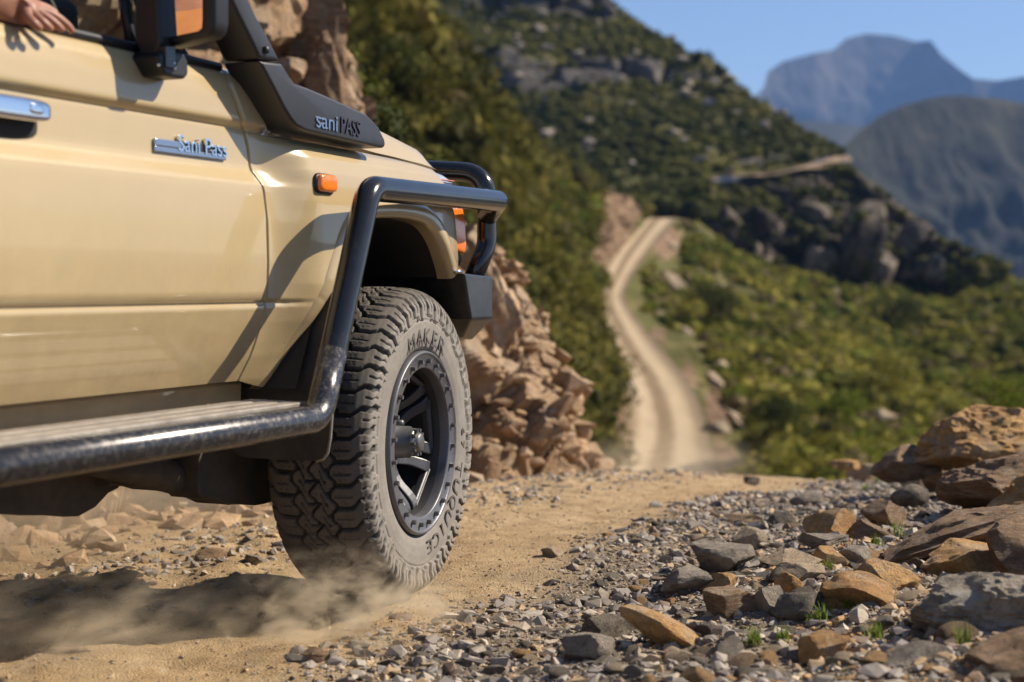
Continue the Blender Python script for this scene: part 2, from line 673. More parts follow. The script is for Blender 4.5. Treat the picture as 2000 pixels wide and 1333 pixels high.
def m_dirt():
    t = NT('road_dirt')
    co = t.coord()
    n1 = t.noise(1.1, 6, 0.6, co).outputs[0]
    n2 = t.noise(12, 7, 0.7, co).outputs[0]
    n3 = t.noise(170, 5, 0.75, co).outputs[0]
    v = t.voro(150, co).outputs[0]
    c = t.ramp(n1, [(0.3, (0.47, 0.32, 0.17)), (0.7, (0.66, 0.48, 0.28))])
    c = t.mix(t.ramp(n2, [(0.38, 0.0), (0.62, 0.85)]), c, (0.36, 0.235, 0.12))
    c = t.mix(t.ramp(n3, [(0.46, 0.0), (0.72, 0.85)]), c, (0.20, 0.14, 0.085))
    c = t.mix(t.ramp(v, [(0.0, 0.5), (0.28, 0.0)]), c, (0.72, 0.56, 0.37))
    sh = t.n('ShaderNodeAttribute', attribute_name='shoulder').outputs['Fac']
    c = t.mix(t.math('MULTIPLY', sh, 0.8), c, t.ramp(n3, [(0.35, (0.10, 0.078, 0.058)), (0.65, (0.30, 0.245, 0.19))]))
    h = t.math('ADD', t.math('MULTIPLY', n2, 0.6), t.math('ADD', t.math('MULTIPLY', n3, 0.35), t.math('MULTIPLY', v, -0.2)))
    t.bsdf(c, 0.92, 0.0, t.bump(h, 1.0, 0.018), Specular_IOR_Level=0.2)
    return t.m


def m_hill(name, veg, soil, rockc, scale=1.0, nscale=0.25):
    t = NT(name)
    co = t.coord()
    rk = t.n('ShaderNodeAttribute', attribute_name='rock').outputs['Fac']
    n1 = t.noise(nscale, 7, 0.68, co).outputs[0]
    n2 = t.noise(nscale * 6, 6, 0.72, co).outputs[0]
    c = t.ramp(n1, [(0.35, veg[0]), (0.5, veg[1]), (0.66, veg[2])])
    c = t.mix(t.ramp(n2, [(0.5, 0.0), (0.68, 0.8)]), c, soil)
    c2 = t.ramp(t.noise(nscale * 3, 7, 0.7, co, dist=0.6).outputs[0], [(0.33, rockc[0]), (0.5, rockc[1]), (0.65, rockc[2])])
    k = t.ramp(t.math('ADD', rk, t.math('MULTIPLY', t.math('SUBTRACT', n2, 0.5), 0.9)), [(0.42, 0), (0.58, 1)])
    c = t.mix(k, c, c2)
    t.bsdf(c, 0.9, 0.0, t.bump(n2, 0.6, 0.8 * scale), Specular_IOR_Level=0.15)
    return t.m


def m_leaf(name, stops, nscale=0.35, lowc=None, trans=0.25):
    t = NT(name)
    g = t.n('ShaderNodeNewGeometry')
    co = t.coord()
    r = g.outputs['Random Per Island']
    n = t.noise(nscale, 5, 0.65, co).outputs[0]
    f = t.math('ADD', t.math('MULTIPLY', r, 0.45), t.math('MULTIPLY', t.ramp(n, [(0.33, 0.0), (0.67, 1.0)]), 0.55))
    c = t.ramp(f, stops)
    b = t.bsdf(c, 0.75, 0.0, None, Specular_IOR_Level=0.08)
    tr = t.n('ShaderNodeBsdfTranslucent', {'Color': c})
    mx = t.n('ShaderNodeMixShader', {0: trans})
    t.t.links.new(b.outputs[0], mx.inputs[1])
    t.t.links.new(tr.outputs[0], mx.inputs[2])
    t.t.links.new(mx.outputs[0], t.out.inputs['Surface'])
    return t.m


M = {}
M['paint'] = m_paint()
M['tube'] = m_blackmetal('black_powder_coat', 0.07, 0.16)
M['plate'] = m_blackmetal('scratched_black_steel', 0.16, 0.32)
M['step'] = m_steptube()
M['rubber'] = m_rubber()
M['tread'] = simple('dusty_step_tread', (0.27, 0.235, 0.20), 0.5, 0.15, bumps=0.5, bscale=90, var=0.35, vscale=25)
M['plastic'] = m_plastic()
M['trim'] = simple('black_rubber_trim', (0.010, 0.010, 0.012), 0.45, bumps=0.1)
M['dark'] = simple('dark_cabin_trim', (0.02, 0.018, 0.017), 0.8, bumps=0.1)
M['under'] = simple('muddy_underbody', (0.055, 0.042, 0.030), 0.85, bumps=0.5, bscale=60, var=0.5, vscale=10)
M['flap'] = simple('mud_flap_rubber', (0.035, 0.030, 0.025), 0.65, bumps=0.3, bscale=60, var=0.6, vscale=9)
M['chrome'] = simple('chrome', (0.75, 0.76, 0.80), 0.10, 1.0)
M['badge'] = simple('badge_metal', (0.42, 0.43, 0.48), 0.22, 1.0)
M['badge_dark'] = simple('badge_backing', (0.03, 0.03, 0.045), 0.35)
M['rim'] = simple('gunmetal_rim', (0.12, 0.117, 0.125), 0.40, 0.35, bumps=0.15, bscale=120, var=0.25)
M['spoke'] = simple('black_spoke', (0.055, 0.053, 0.058), 0.38, 0.2, bumps=0.2, bscale=120, var=0.4)
M['rim_dark'] = simple('dark_barrel', (0.04, 0.038, 0.038), 0.5, 0.1, var=0.3)
M['bolt'] = simple('bolt_steel', (0.16, 0.155, 0.15), 0.4, 0.6)
M['amber'] = simple('amber_lens', (0.85, 0.20, 0.015), 0.18, 0.0, bumps=0.2, bscale=260, Coat_Weight=0.8, Coat_Roughness=0.05)
M['lens'] = simple('clear_lens', (0.60, 0.63, 0.70), 0.12, 0.35, bumps=0.2, bscale=120, Coat_Weight=1.0, Coat_Roughness=0.03)
M['mirror'] = simple('mirror_glass', (0.85, 0.86, 0.88), 0.03, 1.0)
M['skin'] = simple('skin', (0.30, 0.135, 0.085), 0.5, bumps=0.2, bscale=140, var=0.18, vscale=30, Subsurface_Weight=0.08)
M['shirt'] = simple('shirt_cloth', (0.42, 0.16, 0.05), 0.9, bumps=0.3, bscale=200, var=0.15)
M['hair'] = simple('dark_hair', (0.03, 0.02, 0.015), 0.7)
gt = NT('window_glass')
gb = gt.n('ShaderNodeBsdfGlossy', {'Color': (0.85, 0.9, 0.95, 1), 'Roughness': 0.02})
gtr = gt.n('ShaderNodeBsdfTransparent', {'Color': (0.78, 0.86, 0.86, 1)})
fr = gt.n('ShaderNodeFresnel', {'IOR': 1.45})
gm = gt.n('ShaderNodeMixShader', {0: fr.outputs[0]})
gt.t.links.new(gtr.outputs[0], gm.inputs[1]); gt.t.links.new(gb.outputs[0], gm.inputs[2])
gt.t.links.new(gm.outputs[0], gt.out.inputs['Surface'])
M['glass'] = gt.m

M['rock_ochre'] = m_rock('ochre_sandstone', ((0.24, 0.115, 0.035), (0.52, 0.27, 0.085), (0.68, 0.42, 0.18)), scale=1.6)
M['rock_brown'] = m_rock('brown_sandstone', ((0.10, 0.055, 0.03), (0.26, 0.15, 0.075), (0.43, 0.28, 0.16)), scale=1.6, strata=3)
M['rock_grey'] = m_rock('grey_shale', ((0.125, 0.10, 0.079), (0.265, 0.215, 0.168), (0.44, 0.37, 0.285)), scale=2.0)
M['rock_dark'] = m_rock('dark_shale', ((0.06, 0.046, 0.036), (0.125, 0.098, 0.075), (0.25, 0.2, 0.15)), scale=2.0)
M['bluff_rock'] = m_rock('dark_cliff_rock', ((0.03, 0.022, 0.017), (0.085, 0.062, 0.045), (0.24, 0.175, 0.12)), scale=.12, bdist=.3)
M['rock_tan'] = m_rock('tan_sandstone', ((0.26, 0.18, 0.11), (0.40, 0.29, 0.18), (0.55, 0.43, 0.29)), scale=1.6)
M['rock_lichen'] = m_rock('lichen_covered_rock', ((0.15, 0.115, 0.088), (0.30, 0.24, 0.18), (0.46, 0.38, 0.29)), lichen=0.75, scale=1.8)
M['bank'] = m_rock('cut_bank_rock', ((0.16, 0.085, 0.04), (0.32, 0.19, 0.095), (0.50, 0.35, 0.21)), scale=0.55, bump=0.8, bdist=0.06)
M['bank_stone'] = m_rock('bank_stone', ((0.20, 0.105, 0.045), (0.42, 0.25, 0.125), (0.60, 0.43, 0.27)), scale=0.9, bump=0.6)
M['dirt'] = m_dirt()
gs = [(0.0, (0.14, 0.125, 0.115)), (0.20, (0.25, 0.22, 0.20)), (0.42, (0.36, 0.315, 0.275)), (0.60, (0.42, 0.35, 0.27)), (0.75, (0.50, 0.34, 0.19)), (0.86, (0.18, 0.12, 0.085)), (0.93, (0.60, 0.51, 0.40))]
M['gravel'] = m_gravel('grey_gravel', gs)
M['ochre_gravel'] = m_gravel('ochre_rubble', [(0.0, (0.30, 0.16, 0.06)), (0.3, (0.48, 0.27, 0.10)), (0.55, (0.60, 0.40, 0.20)), (0.72, (0.20, 0.12, 0.07)), (0.85, (0.66, 0.52, 0.36))])
M['grit'] = m_gravel('road_grit', [(0.0, (0.34, 0.25, 0.16)), (0.4, (0.45, 0.34, 0.22)), (0.7, (0.25, 0.20, 0.15)), (0.85, (0.52, 0.42, 0.30))])
M['leaf'] = m_leaf('fynbos_leaves', [(0.0, (0.022, 0.028, 0.008)), (0.25, (0.08, 0.085, 0.015)), (0.55, (0.23, 0.205, 0.03)), (0.82, (0.36, 0.30, 0.06)), (1.0, (0.44, 0.34, 0.13))], nscale=0.11)
M['leaf_far'] = m_leaf('far_fynbos_leaves', [(0.0, (0.018, 0.022, 0.009)), (0.35, (0.05, 0.056, 0.014)), (0.7, (0.14, 0.13, 0.028)), (1.0, (0.24, 0.19, 0.06))], nscale=0.06)
M['leaf_bright'] = m_leaf('bright_leaves', [(0.0, (0.05, 0.075, 0.010)), (0.5, (0.13, 0.16, 0.02)), (1.0, (0.26, 0.26, 0.04))], trans=0.35)
M['leaf_olive'] = m_leaf('olive_leaves', [(0.0, (0.016, 0.018, 0.006)), (0.3, (0.055, 0.055, 0.013)), (0.6, (0.13, 0.115, 0.022)), (0.85, (0.24, 0.20, 0.04)), (1.0, (0.30, 0.22, 0.09))])
M['leaf_dry'] = m_leaf('dry_leaves', [(0.0, (0.06, 0.045, 0.02)), (0.5, (0.18, 0.135, 0.06)), (1.0, (0.34, 0.26, 0.13))])
M['leaf_dark'] = m_leaf('dark_leaves', [(0.0, (0.02, 0.028, 0.008)), (0.5, (0.065, 0.075, 0.016)), (1.0, (0.16, 0.15, 0.035))])
M['grass'] = m_leaf('grass_blades', [(0.0, (0.10, 0.15, 0.02)), (0.6, (0.20, 0.26, 0.05)), (1.0, (0.36, 0.34, 0.12))], nscale=3, trans=0.4)
M['wood'] = simple('shrub_bark', (0.10, 0.07, 0.045), 0.9, bumps=0.6, bscale=40, var=0.3)
M['hill_near'] = m_hill('fynbos_slope', [(0.05, 0.055, 0.014), (0.11, 0.108, 0.025), (0.20, 0.165, 0.06)], (0.16, 0.11, 0.065), [(0.09, 0.055, 0.033), (0.20, 0.125, 0.075), (0.38, 0.26, 0.165)], nscale=0.25)
M['hill_far'] = m_hill('upper_slope', [(0.04, 0.044, 0.014), (0.09, 0.085, 0.022), (0.17, 0.14, 0.045)], (0.13, 0.10, 0.06), [(0.025, 0.022, 0.022), (0.075, 0.067, 0.062), (0.20, 0.17, 0.145)], 2.0, nscale=0.05)
M['bluff'] = m_hill('shade_toned_bluff', [(0.015, 0.018, 0.008), (0.032, 0.034, 0.012), (0.075, 0.065, 0.024)], (0.06, 0.045, 0.03), [(0.015, 0.012, 0.010), (0.045, 0.036, 0.029), (0.17, 0.125, 0.09)], 1.0, nscale=0.10)  # dark tones: shade of the cliff faces put into the colour
M['ridge'] = m_hill('dark_ridge_slope', [(0.010, 0.013, 0.011), (0.025, 0.026, 0.018), (0.075, 0.065, 0.038)], (0.045, 0.038, 0.026), [(0.02, 0.02, 0.02), (0.05, 0.045, 0.04), (0.08, 0.07, 0.06)], 10.0, nscale=0.008)
M['mountain'] = m_hill('far_mountain', [(0.012, 0.015, 0.013), (0.024, 0.024, 0.018), (0.045, 0.04, 0.03)], (0.04, 0.034, 0.025), [(0.03, 0.03, 0.03), (0.055, 0.05, 0.045), (0.10, 0.085, 0.075)], 20.0, nscale=0.004)


def m_farroad():
    t = NT('far_gravel_track')
    uv = t.n('ShaderNodeAttribute', attribute_name='across').outputs['Fac']
    co = t.coord()
    n = t.noise(0.8, 5, 0.6, co).outputs[0]
    n2 = t.noise(3.0, 4, 0.7, co).outputs[0]
    a = t.math('ADD', uv, t.math('MULTIPLY', t.math('SUBTRACT', n, 0.5), 0.10))
    c = t.ramp(a, [(0.0, (0.17, 0.12, 0.075)), (0.10, (0.30, 0.22, 0.14)), (0.22, (0.54, 0.42, 0.29)), (0.34, (0.52, 0.40, 0.27)), (0.43, (0.24, 0.17, 0.105)), (0.55, (0.25, 0.18, 0.11)), (0.65, (0.52, 0.40, 0.27)), (0.78, (0.46, 0.355, 0.235)), (0.88, (0.27, 0.20, 0.13)), (1.0, (0.16, 0.12, 0.08))])
    c = t.mix(t.ramp(n2, [(0.4, 0), (0.75, 0.35)]), c, (0.30, 0.22, 0.14))
    t.bsdf(c, 0.95, 0.0, t.bump(n2, 0.4, 0.1), Specular_IOR_Level=0.1)
    return t.m


M['farroad'] = m_farroad()
M['earth_track'] = simple('brown_earth_track', (0.27, 0.175, 0.10), 0.95, bumps=0.3, bscale=2, var=0.4, vscale=0.12)


# ------------------------------------------------------------------ near ground
def gz_base(x, y):
    u, w = uw(x, y)
    q = np.maximum(0, u - 0.3)
    z = np.where(q < 6.6, -0.012 * q ** 2, -0.012 * 6.6 ** 2 - 0.158 * (q - 6.6))
    z = z - 0.04 * np.clip(-w - 0.3, 0, 3.0)
    near = smooth(u, -9, -5) * (1 - smooth(u, 12, 26))
    z = z + 0.10 * smooth(w, 0.35, 1.7) * near
    z = z - 0.45 * np.maximum(0, w - 3.0) + 0.0
    return z


def gz(x, y):
    x = np.asarray(x, float); y = np.asarray(y, float)
    u, w = uw(x, y)
    z = gz_base(x, y)
    p = np.stack([x, y, 0 * x], -1)
    track = np.exp(-((w + 0.14) / 0.20) ** 2)
    z = z + 0.012 * fbm(p * 3.0, 3) + 0.006 * fbm(p * 12, 3) + 0.0035 * fbm(p * 38, 2)
    z = z - 0.010 * track - 0.006
    z = z + (0.018 * fbm(p * 5 + 9, 3)) * smooth(w, 0.25, 0.9)
    mid = np.exp(-((w + 0.95) / 0.30) ** 2)
    z = z + mid * (0.022 + 0.02 * fbm(p * 6 + 3, 3))
    return z


ul = np.concatenate([np.arange(-4.6, -1.6, 0.035), np.arange(-1.6, 3.2, 0.021), np.arange(3.2, 8.0, 0.04), np.arange(8.0, 14, 0.15)])
wl_ = np.concatenate([np.arange(-3.4, -1.4, 0.03), np.arange(-1.4, 1.9, 0.021), np.arange(1.9, 3.3, 0.04)])
UU, WW = np.meshgrid(ul, wl_, indexing='ij')
XX, YY = xy(UU, WW)
ZZ = gz(XX, YY)
gm_ = mesh_np('dirt_road', np.stack([XX, YY, ZZ], -1).reshape(-1, 3), grid_faces(len(ul), len(wl_)), M['dirt'], True)
road = set_props(link('dirt_road', gm_), kind='structure')
sh_ = gm_.attributes.new('shoulder', 'FLOAT', 'POINT')
sh_.data.foreach_set('value', (smooth(WW + .10 * fbm(np.stack([XX, YY, 0 * XX], -1) * 4, 3), .0, .42)).astype(np.float32).ravel())
ul2 = np.concatenate([np.arange(-60, -6, 2.0), np.arange(-6, 16, 0.5), np.arange(16, 52, 1.5)])
wl2 = np.concatenate([np.arange(-14, -4, 1.0), np.arange(-4, 5, 0.4), np.arange(5, 40, 2.0)])
UU, WW = np.meshgrid(ul2, wl2, indexing='ij')
XX, YY = xy(UU, WW)
ins = smooth(UU, -5.2, -4.2) * (1 - smooth(UU, 12.5, 14.2)) * smooth(WW, -3.9, -3.0) * (1 - smooth(WW, 2.6, 3.6))
ZZ = gz_base(XX, YY) - 0.02 - 0.15 * ins
g2 = mesh_np('road_verge', np.stack([XX, YY, ZZ], -1).reshape(-1, 3), grid_faces(len(ul2), len(wl2)), M['dirt'], True)
set_props(link('road_verge', g2), kind='structure')


# ------------------------------------------------------------------ hills as ruled terrain sheets
def sheet(rows, ns, nts, interp=lin):
    R_ = [interp(r, ns) for r in rows]
    out = []
    for k in range(len(R_) - 1):
        n = nts[k]
        for j in range(n + (1 if k == len(R_) - 2 else 0)):
            t = j / n
            out.append(R_[k] * (1 - t) + R_[k + 1] * t)
    A = np.stack(out)
    px, py, d = A[..., 0], A[..., 1], A[..., 2]
    V = C0 + (CR * ((px - 1000) / FPX)[..., None] - CU * ((py - 666.5) / FPX)[..., None] + CF) * d[..., None]
    return V, px, py


def normals(V):
    a = np.gradient(V, axis=0); b = np.gradient(V, axis=1)
    n = np.cross(a, b)
    n /= np.linalg.norm(n, axis=-1)[..., None] + 1e-9
    s = np.sign(np.sum(n * (C0 - V), -1))
    s = np.where(s == 0, 1, s)
    return n * s[..., None]


def add_sheet(name, V, mat, rockmask=None, extra=None, sm=True, kind='structure'):
    nr, nc = V.shape[:2]
    F_ = grid_faces(nr, nc)
    a_, b_, c_ = V[nr // 2, nc // 2], V[nr // 2, nc // 2 + 1], V[nr // 2 + 1, nc // 2]
    big_ = V[1:, :-1] - V[:-1, :-1]; bg2 = V[:-1, 1:] - V[:-1, :-1]
    nn_ = np.cross(bg2, big_).reshape(-1, 3).sum(0)
    if nn_ @ (np.array([0, 0, 40.0]) + (C0 - V.reshape(-1, 3).mean(0)) * .3) < 0: F_ = F_[:, ::-1]
    me = mesh_np(name, V.reshape(-1, 3), F_, mat, sm)
    bm = None
    if rockmask is not None:
        a = me.attributes.new('rock', 'FLOAT', 'POINT')
        a.data.foreach_set('value', np.asarray(rockmask, np.float32).ravel())
    if extra is not None:
        a = me.attributes.new(extra[0], 'FLOAT', 'POINT')
        a.data.foreach_set('value', np.asarray(extra[1], np.float32).ravel())
    o = link(name, me)
    return set_props(o, kind=kind)


def blob(px, py, cx, cy, rx, ry):
    return np.exp(-(((px - cx) / rx) ** 2 + ((py - cy) / ry) ** 2))


# far track and its edges (left / right), near to far
RL = [(1215, 1010, 44), (1180, 930, 60), (1218, 850, 68), (1212, 760, 78), (1172, 680, 90), (1158, 600, 105), (1165, 560, 112), (1200, 490, 130), (1243, 428, 155)]
RR = [(1440, 1010, 44), (1400, 930, 60), (1385, 850, 68), (1352, 760, 78), (1290, 680, 90), (1228, 600, 105), (1225, 560, 112), (1270, 490, 130), (1325, 427, 155)]
RLc, RRc = catmull(RL, 90), catmull(RR, 90)
V, px, py = sheet([RLc, 0.5 * (RLc + RRc), RRc], 90, [9, 9])
V[..., 2] += 0.05
V[..., 2] += 0.05 * fbm(V * 0.9, 3)
across = np.repeat(np.linspace(0, 1, V.shape[0])[:, None], V.shape[1], 1)
add_sheet('far_road', V, M['farroad'], extra=('across', across))
# its crest drops away behind
V, px, py = sheet([[(1236, 428, 155), (1325, 427, 155)], [(1240, 431, 166), (1325, 431, 166)], [(1245, 470, 190), (1330, 470, 190)]], 8, [3, 3])
add_sheet('far_road_crest', V, M['farroad'], extra=('across', np.repeat(np.linspace(0, 1, V.shape[1])[None], V.shape[0], 0)))

# left hillside above the track
n0 = len(RLc)
top = [(-1500, -1100, 30), (200, -1000, 40), (600, -350, 48), (725, 70, 60), (870, 165, 72), (1000, 280, 92), (1128, 345, 118), (1198, 395, 142), (1246, 426, 158)]
topc = catmull(top, 90)
V1, px1, py1 = sheet([RLc, RLc * 0.93 + topc * 0.07, topc, topc + np.array([60, 140, 30])], 220, [8, 90, 10], interp=lambda r, n: lin(r, n))
N1 = normals(V1)
rk1 = np.clip(blob(px1, py1, 1185, 410, 32, 90) * 1.0 + 0.75 * blob(px1, py1, 1155, 500, 30, 80) + 0.85 * blob(px1, py1, 1200, 810, 40, 90) + 0.6 * blob(px1, py1, 1050, 480, 14, 14) + blob(px1, py1, 1160, 300, 30, 18), 0, 1)
d1 = np.linalg.norm(V1, axis=-1)
edge = np.ones(V1.shape[0]); edge[:9] = np.linspace(0, 0.6, 9)
f1_, f2_, ci = cellcrack(V1 * 0.35)
V1 = V1 + N1 * ((0.012 * d1 * fbm(V1 * 0.10, 4) + rk1 * (1.3 * ci - 0.4)) * edge[:, None])[..., None]
add_sheet('left_hillside', V1, M['hill_near'], rk1)

# right slope falling from the track into the valley
edgeR = [(2900, 1500, 12), (2800, 1250, 26), (2700, 1050, 42), (2600, 900, 62), (2500, 820, 84), (2350, 720, 105), (2150, 610, 135), (2010, 566, 165), (1700, 545, 175)]
eRc = catmull(edgeR, 90)
midR = catmull([(2000, 1250, 18), (1900, 1080, 32), (1840, 950, 46), (1810, 880, 64), (1800, 800, 84), (1790, 745, 104), (1760, 690, 128), (1700, 622, 152), (1560, 566, 158)], 90)
V2, px2, py2 = sheet([RRc, RRc * 0.9 + midR * 0.1, midR, eRc, eRc + np.array([40, 260, 25])], 200, [8, 70, 50, 8])
N2 = normals(V2)
rk2 = np.clip(0.7 * blob(px2, py2, 1285, 660, 26, 40) + 0.7 * blob(px2, py2, 1345, 735, 24, 40) + 0.9 * blob(px2, py2, 1400, 790, 28, 70) + 0.9 * blob(px2, py2, 1300, 470, 40, 40) + 0.8 * blob(px2, py2, 1420, 900, 40, 40), 0, 1)
d2 = np.linalg.norm(V2, axis=-1)
edge = np.ones(V2.shape[0]); edge[:9] = np.linspace(0, 0.6, 9)
V2 = V2 + N2 * ((0.010 * d2 * fbm(V2 * 0.09 + 5, 4)) * edge[:, None])[..., None]
add_sheet('right_hillside', V2, M['hill_near'], rk2)

# rocky bluff under the upper track
b0 = [(1200, 440, 160), (1250, 450, 160), (1330, 470, 160), (1420, 530, 160), (1560, 590, 161), (1700, 640, 162), (1800, 650, 162), (1890, 600, 162), (1960, 610, 163)]
b2 = [(1200, 372, 168), (1260, 374, 168), (1330, 364, 169), (1420, 354, 170), (1530, 342, 171), (1640, 318, 172), (1745, 392, 171), (1830, 460, 169), (1880, 545, 166)]
b1 = [tuple(np.array(a) * 0.5 + np.array(b) * 0.5 + np.array([0, -6, -8])) for a, b in zip(b0, b2)]
b3 = [(a + 5, b + 2, c + 9) for a, b, c in b2]
b4 = [(a + 25, b + 140, c + 30) for a, b, c in b2]
V3, px3, py3 = sheet([b0, b1, b2, b3, b4], 240, [50, 50, 4, 8], interp=catmull)
N3 = normals(V3)
f1_, f2_, ci = cellcrack(V3 * np.array([0.17, 0.17, 0.06]))
f1b, f2b, cib = cellcrack(V3 * np.array([0.5, 0.5, 0.3]), 11)
mm = np.zeros(V3.shape[0]); mm[:102] = np.sin(np.linspace(0, np.pi, 102)) ** 0.9
side = smooth(px3, 1300, 1450)
rk3 = np.clip(0.18 + 0.95 * smooth(px3, 1240, 1380) * blob(px3, py3, 1610, 455, 330, 120) - 0.35 * smooth(fbm(V3 * .12, 3), .1, .5), 0, 1)  # mask spreads the dark rock colour as painted shade over the bluff
amp = 0.45 + 0.75 * side
V3 = V3 + N3 * ((mm[:, None]) * amp * (4.5 * (ci - 0.45) + 1.2 * (cib - 0.5) - 1.5 * np.exp(-((f2_ - f1_) / 0.08) ** 2)))[..., None]
add_sheet('rocky_bluff', V3, M['bluff'], rk3)
# upper track: a shelf along the top of the bluff
s0 = [(1205, 374, 167.5), (1330, 362, 168.5), (1420, 350, 169.5), (1530, 338, 170.0), (1600, 326, 171), (1665, 314, 171.8)]
s1 = [(1205, 370, 174), (1330, 358, 175), (1420, 346, 176), (1530, 333, 178), (1600, 313, 180), (1655, 301, 182)]
V, px, py = sheet([s0, s1], 60, [5], interp=catmull)
V[..., 2] += 0.25 * fbm(V * 0.5, 2)
add_sheet('upper_road', V, M['earth_track'], extra=('across', np.repeat(np.linspace(0, 1, V.shape[0])[:, None], V.shape[1], 1)))

# upper hill
h0 = [(300, 700, 165), (800, 560, 165), (1050, 450, 168), (1215, 367, 174), (1330, 356, 175), (1420, 344, 176), (1530, 330, 178), (1600, 309, 180), (1652, 299, 182)]
h1 = [(300, -100, 215), (800, 100, 215), (1000, 190, 210), (1130, 195, 210), (1250, 172, 215), (1370, 178, 215), (1440, 190, 212), (1530, 240, 205), (1625, 293, 198)]
h2 = [(300, -180, 220), (800, 60, 222), (1000, 120, 220), (1130, 120, 222), (1250, 118, 222), (1370, 118, 222), (1405, 142, 224), (1480, 212, 216), (1590, 288, 204)]
h3 = [(300, -500, 240), (800, -60, 245), (1000, -20, 246), (1190, 2, 248), (1262, 52, 248), (1340, 92, 240), (1395, 122, 236), (1472, 206, 222), (1582, 287, 208)]
h3 = [(300, -500, 240), (700, -60, 245), (950, 45, 246), (1120, 45, 248), (1222, 46, 248), (1320, 98, 240), (1392, 142, 236), (1466, 222, 222), (1578, 298, 200)]
h4 = [(300, -900, 260), (700, -500, 262), (950, -300, 262), (1130, -120, 262), (1198, 12, 256), (1318, 98, 246), (1394, 142, 240), (1467, 224, 226), (1580, 299, 204)]
h5 = [(a + 10, b + 160, c + 50) for a, b, c in h4]
V4, px4, py4 = sheet([h0, h1, h2, h3, h4, h5], 300, [70, 22, 34, 34, 8])
N4 = normals(V4)
rk4 = np.zeros_like(px4)
rowi = np.arange(V4.shape[0])[:, None] * np.ones_like(px4)
band = np.exp(-((rowi - 81) / 13) ** 2) * smooth(px4, 930, 990) * (1 - smooth(px4, 1415, 1450))
band2 = smooth(rowi, 124, 134) * (1 - smooth(px4, 1185, 1215))
gap = smooth(fbm(V4 * 0.03 + 2, 3), -0.25, 0.2)
rk4 = np.clip(band * (0.75 + 0.6 * gap) + band2 + 0.7 * blob(px4, py4, 1480, 308, 90, 16), 0, 1)
f1_, f2_, ci = cellcrack(V4 * np.array([0.13, 0.13, 0.10]))
V4 = V4 + N4 * (rk4 * (1 - 0.7 * smooth(rowi, 145, 158)) * (5.5 * (ci - 0.35) - 2.0 * np.exp(-((f2_ - f1_) / 0.08) ** 2)) + 0.8 * fbm(V4 * 0.05, 4) * (1 - smooth(rowi, 140, 160)) * np.clip(rowi / 12, 0, 1))[..., None]
add_sheet('upper_hill', V4, M['hill_far'], rk4)

# dark ridge to the right, small hill, mesa: real distances
def ridge(name, top, base_dy, d_front, mat, ns=200, nt=40, amp=0.02, fr=0.004, rk=None, jag=0.0):
    t0 = lin(top, ns) if 'table' in name else catmull(top, ns)
    b = t0.copy(); b[:, 1] = np.maximum(t0[:, 1] + base_dy, base_dy + 380); b[:, 2] = d_front
    bk = t0 + np.array([0, 60, t0[:, 2].mean() * 0.35])
    V, px, py = sheet([b, t0, bk], ns, [nt, 8])
    N = normals(V)
    dd = np.linalg.norm(V, axis=-1)
    prof_ = np.ones(V.shape[0]); prof_[nt - 24:nt + 1] = np.linspace(1, 0.0, 25); prof_[nt + 1:] = 0.0
    rn = 1 - np.abs(fbm(V * fr, 5, 0.55))
    V = V + N * (dd * amp * (rn - 0.6) * prof_[:, None])[..., None]
    m = np.zeros(px.shape) if rk is None else rk(px, py, np.arange(V.shape[0])[:, None] * np.ones_like(px))
    add_sheet(name, V, mat, m)


ridge('dark_ridge', [(1560, 420, 900), (1640, 300, 950), (1690, 248, 1000), (1760, 208, 1050), (1850, 188, 1100), (1930, 192, 1120), (2010, 205, 1150), (2150, 240, 1150), (2600, 300, 1150), (3200, 420, 1100)], 420, 985, M['ridge'], amp=0.035, fr=0.006, nt=70)
ridge('low_hill', [(1380, 262, 2100), (1480, 246, 2100), (1560, 236, 2150), (1640, 242, 2200), (1720, 250, 2300), (2000, 280, 2300)], 250, 1600, M['mountain'], amp=0.02, fr=0.003)
ridge('table_mountain', [(700, 330, 3600), (1200, 300, 3650), (1400, 250, 3700), (1462, 200, 3800), (1492, 172, 3900), (1500, 140, 4000), (1530, 120, 4050), (1590, 104, 4100), (1628, 98, 4200), (1652, 76, 4250), (1690, 66, 4300), (1745, 70, 4300), (1790, 82, 4300), (1818, 79, 4250), (1836, 104, 4200), (1872, 134, 4150), (1900, 154, 4100), (1950, 158, 4100), (2000, 150, 4050), (2300, 120, 4000), (3200, 60, 4000)], 330, 3700, M['mountain'], ns=420, nt=70, amp=0.020, fr=0.0030, rk=lambda px, py, r: 0.6 * smooth(r, 40, 60))
# valley floor, reaching the horizon
vg = np.linspace(-1, 1, 61)
VX, VY = np.meshgrid(np.sign(vg) * np.abs(vg) ** 1.6 * 5600, np.sign(vg) * np.abs(vg) ** 1.6 * 5600, indexing='ij')
VZ = -150 + 12 * fbm(np.stack([VX, VY, 0 * VX], -1) * 0.002, 3)
me = mesh_np('valley_floor', np.stack([VX, VY, VZ], -1).reshape(-1, 3), grid_faces(61, 61), M['mountain'], True)
set_props(link('valley_floor', me), kind='structure')

